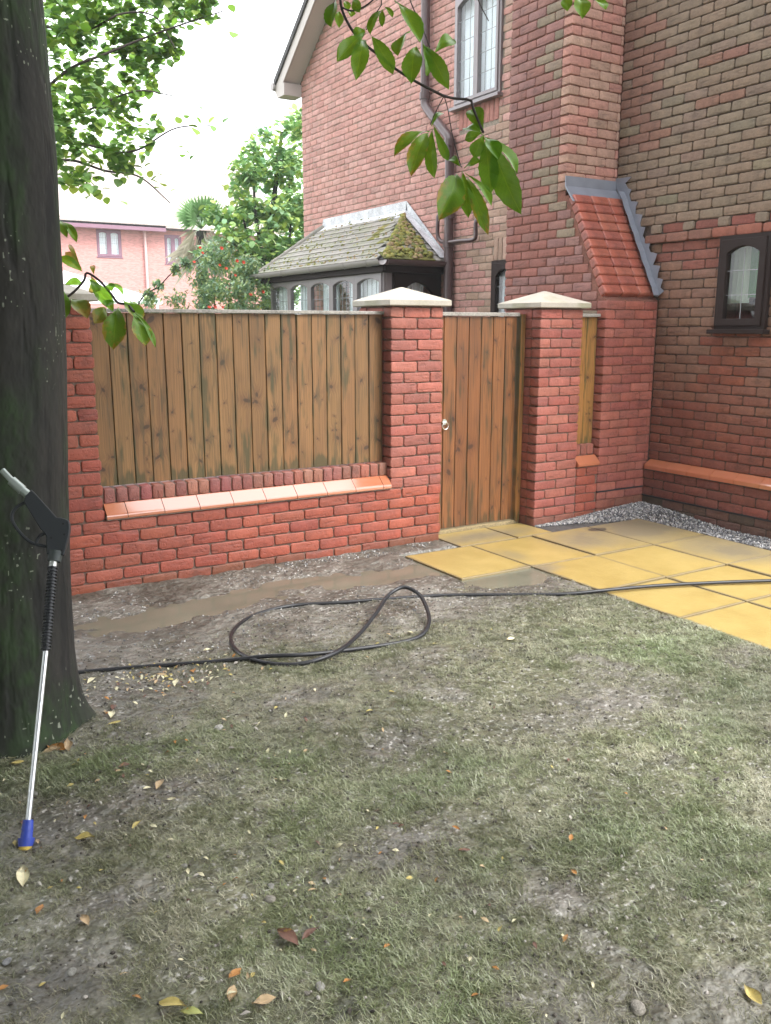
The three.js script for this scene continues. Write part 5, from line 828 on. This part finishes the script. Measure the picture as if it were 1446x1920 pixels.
// ---------------------------------------------------------------- pressure washer
{
  const hose = single('pressure_washer_hose', tube([[-2.8, 0.02, 1.25], [-2.544, 0.02, 1.233], [-2.474, 0.015, 1.239], [-2.246, 0.014, 1.309], [-1.852, 0.016, 1.456], [-1.668, 0.03, 1.541], [-1.53, 0.03, 1.609], [-1.311, 0.017, 1.639], [-0.891, 0.014, 1.674], [-0.75, 0.03, 1.58], [-0.647, 0.06, 1.412], [-0.604, 0.1, 1.251], [-0.649, 0.12, 1.179], [-0.737, 0.1, 1.182], [-0.934, 0.06, 1.344], [-1.153, 0.028, 1.522], [-1.398, 0.03, 1.69], [-1.565, 0.015, 1.68], [-1.689, 0.015, 1.588], [-1.751, 0.02, 1.444], [-1.726, 0.014, 1.236], [-1.637, 0.014, 1.057], [-1.465, 0.014, 0.906], [-1.228, 0.014, 0.852], [-0.933, 0.014, 0.951], [-0.689, 0.014, 1.028], [-0.352, 0.014, 1.149], [0.009, 0.014, 1.357], [0.278, 0.02, 1.527], [0.5, 0.028, 1.612], [0.825, 0.025, 1.694], [1.19, 0.025, 1.837], [1.561, 0.025, 2.009], [2.024, 0.025, 2.264]], 0.0108, 700, 10), std({ color: LIN(0.012, 0.012, 0.014), roughness: 0.42 }), 'long black hose looped on the ground and running over the yellow slabs', 'hose');
  const L = thing('pressure_washer_lance', 'pressure washer lance with blue nozzle leaning against the tree trunk', 'lance', -2.937, 0, 2.571); L.position.set(0, 0, 0);
  const black = std({ color: LIN(0.016, 0.019, 0.022), roughness: 0.55 }), steel = std({ color: LIN(0.74, 0.75, 0.76), metalness: 1, roughness: 0.34 }), dull = std({ color: LIN(0.42, 0.46, 0.43), metalness: 0.8, roughness: 0.42 }), blue = std({ color: LIN(0.03, 0.06, 0.36), roughness: 0.45 });
  mesh(L, 'steel_tube', rod([-2.792, 0.542, 2.332], [-2.922, 0.062, 2.54], 0.0088, 18), steel);
  const noz = mesh(L, 'nozzle', merged([rod([-2.918, 0.075, 2.534], [-2.926, 0.048, 2.546], 0.015, 14, 0.018), rod([-2.924, 0.05, 2.544], [-2.932, 0.024, 2.555], 0.019, 6, 0.021), rod([-2.931, 0.027, 2.554], [-2.937, 0.006, 2.565], 0.025, 8, 0.022)]), blue);
  mesh(noz, 'nozzle_tip', rod([-2.936, 0.008, 2.563], [-2.94, -0.004, 2.569], 0.02, 12), std({ color: LIN(0.6, 0.42, 0.06), roughness: 0.5 }));
  const A = V(-2.725, 0.788, 2.198), B = V(-2.792, 0.542, 2.332), ax = B.clone().sub(A), n = 26, rings = [rod(A.toArray(), B.toArray(), 0.0115, 14)];
  for (let k = 0; k < n; k++) { const a = A.clone().addScaledVector(ax, (k + 0.15) / n), b = A.clone().addScaledVector(ax, (k + 0.62) / n); rings.push(rod(a.toArray(), b.toArray(), 0.0165, 16)); }
  mesh(L, 'ribbed_sleeve', merged(rings), std({ color: LIN(0.018, 0.019, 0.022), roughness: 0.5 }));
  mesh(L, 'lance_union', merged([rod([-2.7205, 0.803, 2.191], [-2.7232, 0.796, 2.195], 0.0125, 12), rod([-2.7225, 0.796, 2.1945], [-2.7255, 0.787, 2.199], 0.0125, 12)]), std({ color: LIN(0.75, 0.75, 0.72), metalness: 0.7, roughness: 0.3 }));
  mesh(L, 'lance_collar', merged([rod([-2.708, 0.832, 2.178], [-2.719, 0.804, 2.192], 0.025, 14, 0.022), rod([-2.707, 0.836, 2.177], [-2.7095, 0.829, 2.1795], 0.026, 14)]), std({ color: LIN(0.05, 0.06, 0.058), roughness: 0.6 }));
  // gun body and handle outline, one thick bevelled shape in the plane of the gun
  const O = V(-2.7, 0.874, 2.162), up = V(-2.684, 0.917, 2.155).sub(V(-2.708, 0.826, 2.181)).normalize(), back = V(-2.754, 1.009, 2.101).sub(V(-2.684, 0.917, 2.155)); back.addScaledVector(up, -back.dot(up)).normalize();
  const to = (p) => { const d = V(...p).sub(O); return [d.dot(back), d.dot(up)]; };
  const gT = to([-2.754, 1.009, 2.101]), el = to([-2.684, 0.917, 2.155]), be = to([-2.708, 0.826, 2.181]);
  const sh = new THREE.Shape(); sh.moveTo(be[0] - 0.024, be[1]); sh.lineTo(be[0] - 0.03, be[1] + 0.05); sh.quadraticCurveTo(el[0] - 0.036, el[1] - 0.004, el[0] - 0.026, el[1] + 0.016); sh.quadraticCurveTo(el[0] - 0.008, el[1] + 0.026, el[0] + 0.012, el[1] + 0.022); sh.lineTo(gT[0] - 0.004, gT[1] + 0.016); sh.lineTo(gT[0] + 0.006, gT[1] + 0.024); sh.lineTo(gT[0] + 0.02, gT[1] + 0.006); sh.lineTo(gT[0] + 0.022, gT[1] - 0.014); sh.lineTo(el[0] + 0.055, el[1] - 0.018); sh.quadraticCurveTo(el[0] + 0.03, el[1] - 0.035, be[0] + 0.032, be[1] + 0.045); sh.lineTo(be[0] + 0.026, be[1]); sh.closePath();
  const bg = new THREE.ExtrudeGeometry(sh, { depth: 0.026, bevelEnabled: true, bevelSize: 0.004, bevelThickness: 0.006, bevelSegments: 3, curveSegments: 8 }).translate(0, 0, -0.013);
  const nz = back.clone().cross(up).normalize(); bg.applyMatrix4(new THREE.Matrix4().makeBasis(back, up, nz).setPosition(O));
  const gun = mesh(L, 'gun_body', bg, black);
  for (const [a, b] of [[el[0] - 0.012, el[1] + 0.006], [be[0] + 0.02, be[1] + 0.052], [be[0] - 0.018, be[1] + 0.012], [el[0] - 0.02, el[1] - 0.03]]) { const c = O.clone().addScaledVector(back, a).addScaledVector(up, b), d = nz.clone().multiplyScalar(c.clone().sub(camera.position).dot(nz) > 0 ? -0.0205 : 0.0205); mesh(gun, 'screw', rod(c.clone().add(d.clone().multiplyScalar(0.8)).toArray(), c.add(d).toArray(), 0.004, 8), std({ color: LIN(0.01, 0.01, 0.01) })); }
  const at2 = (a, b) => O.clone().addScaledVector(back, a).addScaledVector(up, b).toArray();
  mesh(L, 'trigger_guard', tube([at2(gT[0] + 0.012, gT[1] - 0.005), at2(gT[0] + 0.052, gT[1] - 0.04), at2(gT[0] + 0.058, gT[1] - 0.075), at2(be[0] + 0.09, be[1] + 0.035), at2(be[0] + 0.02, be[1] + 0.02)], 0.006, 40, 8), black);
  mesh(L, 'trigger', tube([at2(el[0] + 0.045, el[1] - 0.03), at2(el[0] + 0.062, el[1] - 0.045), at2(el[0] + 0.07, el[1] - 0.075)], 0.006, 16, 8), black);
  mesh(L, 'inlet_coupling', merged([rod([-2.752, 1.008, 2.102], [-2.783, 1.04, 2.082], 0.0145, 18), rod([-2.782, 1.039, 2.083], [-2.786, 1.0435, 2.08], 0.017, 18), rod([-2.785, 1.043, 2.0805], [-2.811, 1.073, 2.062], 0.0165, 18), rod([-2.81, 1.072, 2.0625], [-2.834, 1.107, 2.04], 0.0105, 14)]), dull);
}
// ---------------------------------------------------------------- turf, stones, fallen leaves
{
  const tufts = [0, 1, 2].map((q) => {
    const R = makeRandom(500 + q), pos = [], nor = [], idx = [];
    for (let k = 0; k < 9; k++) {
      const a = R() * 6.283, l = 0.01 + 0.024 * R(), w = 0.0007 + 0.0006 * R(), lean = 0.95 + 0.6 * R(), bx = (R() - 0.5) * 0.03, bz = (R() - 0.5) * 0.03, c = Math.cos(a), s = Math.sin(a), b = pos.length / 3;
      for (let i = 0; i < 3; i++) { const t = i / 2, o = l * Math.sin(lean * (0.6 + 0.4 * t)) * t, y = l * Math.cos(lean * (0.6 + 0.45 * t)) * t, ww = w * (1 - 0.75 * t); for (const e of [-1, 1]) { pos.push(bx + c * o - s * e * ww, y, bz + s * o + c * e * ww); const ny = 0.75; nor.push(-c * 0.5, ny, -s * 0.5); } }
      idx.push(b, b + 1, b + 2, b + 1, b + 3, b + 2, b + 2, b + 3, b + 4, b + 3, b + 5, b + 4);
    }
    const g = new THREE.BufferGeometry(); g.setAttribute('position', new THREE.Float32BufferAttribute(pos, 3)); g.setAttribute('normal', new THREE.Float32BufferAttribute(nor, 3)); g.setIndex(idx); return g;
  });
  const put = [[], [], []];
  for (let k = 0; k < 420000; k++) {
    const x = rr(-4.0, 2.3), z = rr(1.0, 5.1); if (onPatio(x, z)) continue;
    const d0 = Math.hypot(x - camera.position.x, z - camera.position.z); if (!inView([x, 0, z]) && rnd() > 0.12) continue;
    const m = barren(x, z), l = lush(x, z); const clump = smooth(0.4, 0.6, fbm(x * 20, z * 20, 345, 2)) * smooth(0.25, 0.6, fbm(x * 6, z * 6, 347, 2));
    if (rnd() > (1 - m) * (0.1 + 0.95 * clump + 0.22 * l) + 0.04) continue;
    put[Math.floor(rnd() * 3)].push([x, z, l, m]);
  }
  const m4 = new THREE.Matrix4();
  const turf = thing('turf', 'thin scuffed grass over the muddy lawn', 'grass'); turf.userData.kind = 'stuff';
  put.forEach((list, q) => {
    const im = new THREE.InstancedMesh(tufts[q], phy({ color: LIN(1, 1, 1), roughness: 0.3, transmission: 0.15, thickness: 0, specularIntensity: 0.8 }), list.length); im.name = 'grass_blades'; im.userData.kind = 'stuff';
    list.forEach(([x, z, l, m], i) => {
      const dir = fbm(x * 2, z * 2, 351, 2) * 9 + rr(-1.2, 1.2), s = rr(0.65, 1.15) * (0.85 + 0.25 * l);
      m4.compose(V(x, groundHeight(x, z) - 0.002, z), new THREE.Quaternion().setFromEuler(new THREE.Euler(rr(-0.3, 0.3), dir, rr(-0.35, 0.35))), V(s, s, s)); im.setMatrixAt(i, m4);
      const n = fbm(x * 6, z * 6, 355, 2) + rr(-0.25, 0.25); let c = n < 0.4 ? [0.18, 0.19, 0.1] : n < 0.58 ? [0.27, 0.28, 0.165] : [0.38, 0.365, 0.26];
      c = mixc(c, [0.19, 0.25, 0.105], clamp(l * 0.65)); c = mixc(c, [0.22, 0.19, 0.13], m * 0.6); const w = 0.75 + 0.9 * fbm(x * 1.3 + 5, z * 1.3, 357, 3) - 0.15; im.setColorAt(i, LIN(...vary(c.map((q) => q * w), 0.45)));
    });
    im.castShadow = im.receiveShadow = true; turf.add(im);
  });
  // crumbs of earth
  const cr = new THREE.IcosahedronGeometry(1, 0), ce = new THREE.InstancedMesh(cr, std({ color: LIN(1, 1, 1), roughness: 0.8 }), 14000); ce.name = 'earth_crumbs'; ce.userData.kind = 'stuff'; tag(ce, 'crumbs of wet dark earth and grit scattered over the lawn', 'soil');
  for (let i = 0; i < 14000; i++) { let x, z; do { x = rr(-3.6, 1); z = rr(1, 4.9); } while (onPatio(x, z)); const s = 0.0014 + 0.005 * rnd() ** 3; m4.compose(V(x, groundHeight(x, z) + s * 0.4, z), new THREE.Quaternion().setFromEuler(new THREE.Euler(rnd() * 6, rnd() * 6, 0)), V(s * rr(0.8, 1.6), s * 0.8, s)); ce.setMatrixAt(i, m4); ce.setColorAt(i, LIN(...vary(pick([[0.04, 0.034, 0.028], [0.06, 0.05, 0.04], [0.1, 0.085, 0.07], [0.3, 0.28, 0.25]]), 0.4))); }
  ce.castShadow = ce.receiveShadow = true; scene.add(ce);
  // stones
  const stoneMats = [[0.34, 0.33, 0.3], [0.3, 0.275, 0.235], [0.4, 0.385, 0.35], [0.27, 0.27, 0.28]].map((c) => std({ color: LIN(c[0] * 1.2, c[1] * 1.2, c[2] * 1.2), map: brickMap, bumpMap: brickBump, bumpScale: 0.003, roughness: 0.7 }));
  const stones = [[-2.403, 3.21, 0.02, 'buff'], [-2.938, 3.211, 0.016, 'round'], [-3.07, 3.082, 0.015, 'blue'], [-2.435, 3.579, 0.017, 'pale'], [-2.521, 3.542, 0.011, 'small'], [-2.47, 3.577, 0.01, 'small'], [-2.375, 3.158, 0.015, 'grey'], [-2.854, 2.248, 0.014, 'grey'], [-2.155, 3.334, 0.012, 'pale'], [-2.55, 2.917, 0.012, 'grey'], [-2.715, 3.005, 0.011, 'small'], [-1.819, 4.022, 0.026, 'flat'], [-2.133, 2.117, 0.024, 'white'], [-1.533, 1.616, 0.014, 'pale']];
  const where = ['buff stone lying in the green turf at the lower left', 'round grey stone on bare mud near the bottom left corner', 'bluish grey stone at the left edge of the lawn', 'pale stone among yellow leaves near the bottom of the lawn', 'small pale stone just left of the stone by the yellow leaves', 'tiny stone touching the pale stone by the yellow leaves', 'grey stone just above the buff stone in the turf', 'grey stone half way between lance nozzle and trunk', 'pale stone in short grass in the lower middle of the lawn', 'grey stone right of the yellow leaf on the dark mud', 'small stone on dark mud below the lance nozzle', 'flat buff stone at the bottom of the lawn toward the right', 'flat white stone lying alone right of the trunk foot', 'pale stone beside the near loop of the hose'];
  stones.forEach(([x, z, r0, k], i) => { const r = r0 * 0.72; const g = new THREE.IcosahedronGeometry(r, 2), p = g.attributes.position; for (let j = 0; j < p.count; j++) { const f = 0.8 + 0.35 * fbm(p.getX(j) / r * 1.3 + i * 7, p.getY(j) / r * 1.3 + p.getZ(j) / r, 365, 2); p.setXYZ(j, p.getX(j) * f * 1.25, p.getY(j) * f * 0.65, p.getZ(j) * f); } g.computeVertexNormals(); const m = single('stone', g, stoneMats[{ buff: 1, round: 0, blue: 3, pale: 2, small: 1, grey: 0, flat: 1, white: 2 }[k]], where[i], 'stone', 'stones on the lawn'); m.position.set(x, groundHeight(x, z) + r * 0.28, z); m.rotation.y = rnd() * 6; });
  // fallen leaves
  const dead = { yellow: [0.46, 0.37, 0.12], orange: [0.36, 0.16, 0.035], tan: [0.42, 0.3, 0.17], cream: [0.6, 0.55, 0.36], brown: [0.12, 0.055, 0.035], green: [0.3, 0.32, 0.1] };
  const deadMat = {}; Object.entries(dead).forEach(([k, c], i) => { deadMat[k] = phy({ map: leafTexture(971 + i * 10, c, c.map((q) => q * 0.55), 0.4), roughness: 0.6, transmission: 0.12, thickness: 0 }); });
  const LV = [[-2.724, 1.95, 'orange', 0.1, 'orange curled leaf at the foot of the trunk'], [-2.68, 1.962, 'tan', 0.09, 'broad tan leaf leaning at the foot of the trunk'], [-2.75, 1.965, 'tan', 0.07, 'pale brown leaf flat in front of the trunk foot'], [-2.466, 1.77, 'cream', 0.07, 'cream leaf right of the trunk root'], [-2.482, 1.858, 'yellow', 0.06, 'yellow leaf lying beside the trunk root'], [-2.44, 1.7, 'brown', 0.05, 'dark brown leaf just above the yellow leaf by the root'], [-2.776, 2.649, 'yellow', 0.07, 'yellow leaf right of the blue nozzle'], [-2.616, 2.661, 'yellow', 0.045, 'small bright yellow leaf standing in dark mud'], [-2.471, 2.432, 'tan', 0.06, 'buff leaf on the mud patch below the trunk'], [-2.535, 2.225, 'brown', 0.05, 'narrow brown leaf standing in the grass near the trunk'], [-2.975, 2.761, 'cream', 0.08, 'pale leaf at the left edge below the nozzle'], [-2.96, 2.921, 'orange', 0.045, 'small orange leaf near the left edge of the lawn'], [-2.866, 3.038, 'tan', 0.05, 'tan leaf on mud left of the buff stone'], [-2.877, 1.95, 'cream', 0.045, 'cream petal-like leaf left of the steel tube'], [-2.875, 2.02, 'yellow', 0.05, 'yellow leaf left of the steel tube'], [-2.428, 3.384, 'brown', 0.08, 'crumpled dark brown leaf in the green turf'], [-2.37, 3.4, 'brown', 0.06, 'small brown leaf beside the crumpled dark brown one'], [-2.598, 3.437, 'orange', 0.05, 'orange leaf near the bottom of the lawn'], [-2.627, 3.491, 'tan', 0.055, 'pale tan leaf standing near the bottom of the lawn'], [-2.572, 3.554, 'tan', 0.06, 'long tan leaf right of the pale tan leaf'], [-2.761, 3.458, 'yellow', 0.08, 'yellow leaf cut by the bottom edge at the left'], [-2.729, 3.5, 'green', 0.06, 'yellow green leaf at the bottom edge beside the yellow leaf'], [-1.755, 3.207, 'orange', 0.035, 'small rust leaf in the middle of the lawn'], [-1.807, 3.319, 'brown', 0.04, 'small dark brown leaf below the small rust leaf'], [-1.591, 3.566, 'orange', 0.03, 'orange leaf fragment in pale grass on the right'], [-1.56, 4.145, 'yellow', 0.07, 'ochre leaf in tall grass at the bottom right'], [-0.495, 1.952, 'cream', 0.06, 'white leaf scrap on the lawn below the slabs'], [-0.888, 1.619, 'cream', 0.055, 'cream leaf beside the right bend of the hose'], [-1.478, 3.435, 'orange', 0.03, 'tiny orange fragment on pale grass'], [-2.447, 1.36, 'cream', 0.06, 'cream leaf beside the trunk just below the hose'], [-2.166, 1.459, 'tan', 0.06, 'tan leaf under the hose near the trunk'], [-2.023, 1.487, 'orange', 0.045, 'orange leaf below the hose right of the trunk'], [-2.133, 1.587, 'cream', 0.06, 'pale leaf in the litter below the hose'], [-1.87, 1.286, 'cream', 0.05, 'cream leaf above the hose left of the loop'], [-2.475, 2.561, 'cream', 0.04, 'pale leaf beside the bright yellow leaf']];
  const R = makeRandom(91);
  for (const [x, z, k, l, label] of LV) {
    const a = R() * 6.283, y = groundHeight(x, z) + 0.006, up = 0.25 * R() * l; const B = [-Math.cos(a) * l / 2, 0, -Math.sin(a) * l / 2], T = [Math.cos(a) * l / 2, up, Math.sin(a) * l / 2];
    const g = deadLeaf(B, T, l * (0.42 + 0.2 * R()), R); const m = single('fallen_leaf', g, deadMat[k], label, 'leaf', 'fallen leaves on the lawn'); m.position.set(x, y, z);
  }
  const small = deadLeaf([-0.012, 0, 0], [0.013, 0.004, 0], 0.012, R), lit = new THREE.InstancedMesh(small, phy({ color: LIN(1, 1, 1), roughness: 0.65, transmission: 0.1, thickness: 0 }), 520); lit.name = 'leaf_litter'; lit.userData.kind = 'stuff'; tag(lit, 'scraps of yellow and brown leaf litter over the lawn', 'leaf litter');
  for (let i = 0; i < 520; i++) { let x, z; if (i < 190) { x = -2.15 + (rnd() + rnd() - 1) * 0.45; z = 1.5 + (rnd() + rnd() - 1) * 0.25; } else { const t = rnd(); x = rr(-3.2, -0.4); z = rr(1.3, 4.4); if (x > -1.8 && rnd() < 0.7) { x = rr(-3.2, -1.9); } } const s = rr(0.5, 1.25); m4.compose(V(x, groundHeight(x, z) + 0.005, z), new THREE.Quaternion().setFromEuler(new THREE.Euler(rr(-0.5, 0.5), rnd() * 6, rr(-0.5, 0.5))), V(s, s, s)); lit.setMatrixAt(i, m4); lit.setColorAt(i, LIN(...vary(pick([dead.yellow, dead.tan, dead.cream, dead.cream, dead.brown, dead.orange, [0.35, 0.32, 0.28]]), 0.3))); }
  lit.castShadow = lit.receiveShadow = true; scene.add(lit);
}
function deadLeaf(b, t, w, R) {
  const B = V(...b), dir = V(...t).sub(B), L = dir.length(); dir.normalize(); const side = V(0, 1, 0).cross(dir).normalize(), nrm = dir.clone().cross(side).normalize(), n = 10, m = 3, pos = [], uv = [], idx = [], curl = (R() - 0.3) * 0.5, ph = R() * 6;
  for (let i = 0; i <= n; i++) { const s = i / n, half = Math.max(0.04, Math.sin(Math.PI * Math.pow(s, 1.1)) * (1 - 0.3 * s)) * w / 2 * (i === n ? 0.2 : 1); for (let j = -m; j <= m; j++) { const q = j / m, p = B.clone().addScaledVector(dir, s * L).addScaledVector(side, q * half).addScaledVector(nrm, q * q * half * (0.35 + curl) + Math.sin(s * 5 + ph + q) * L * 0.05 + curl * L * (s - 0.5) ** 2); pos.push(p.x, p.y, p.z); uv.push(0.5 + q * 0.48, s); } }
  const c = 2 * m + 1; for (let i = 0; i < n; i++) for (let j = 0; j < 2 * m; j++) { const a = i * c + j; idx.push(a, a + 1, a + c, a + 1, a + c + 1, a + c); }
  const g = new THREE.BufferGeometry(); g.setAttribute('position', new THREE.Float32BufferAttribute(pos, 3)); g.setAttribute('uv', new THREE.Float32BufferAttribute(uv, 2)); g.setIndex(idx); g.computeVertexNormals(); return g;
}
// ---------------------------------------------------------------- white fog imitating the glare that washes out the distance
scene.fog = new THREE.FogExp2(new THREE.Color(0.97, 0.985, 1), 0.002);
renderer.render(scene, camera);
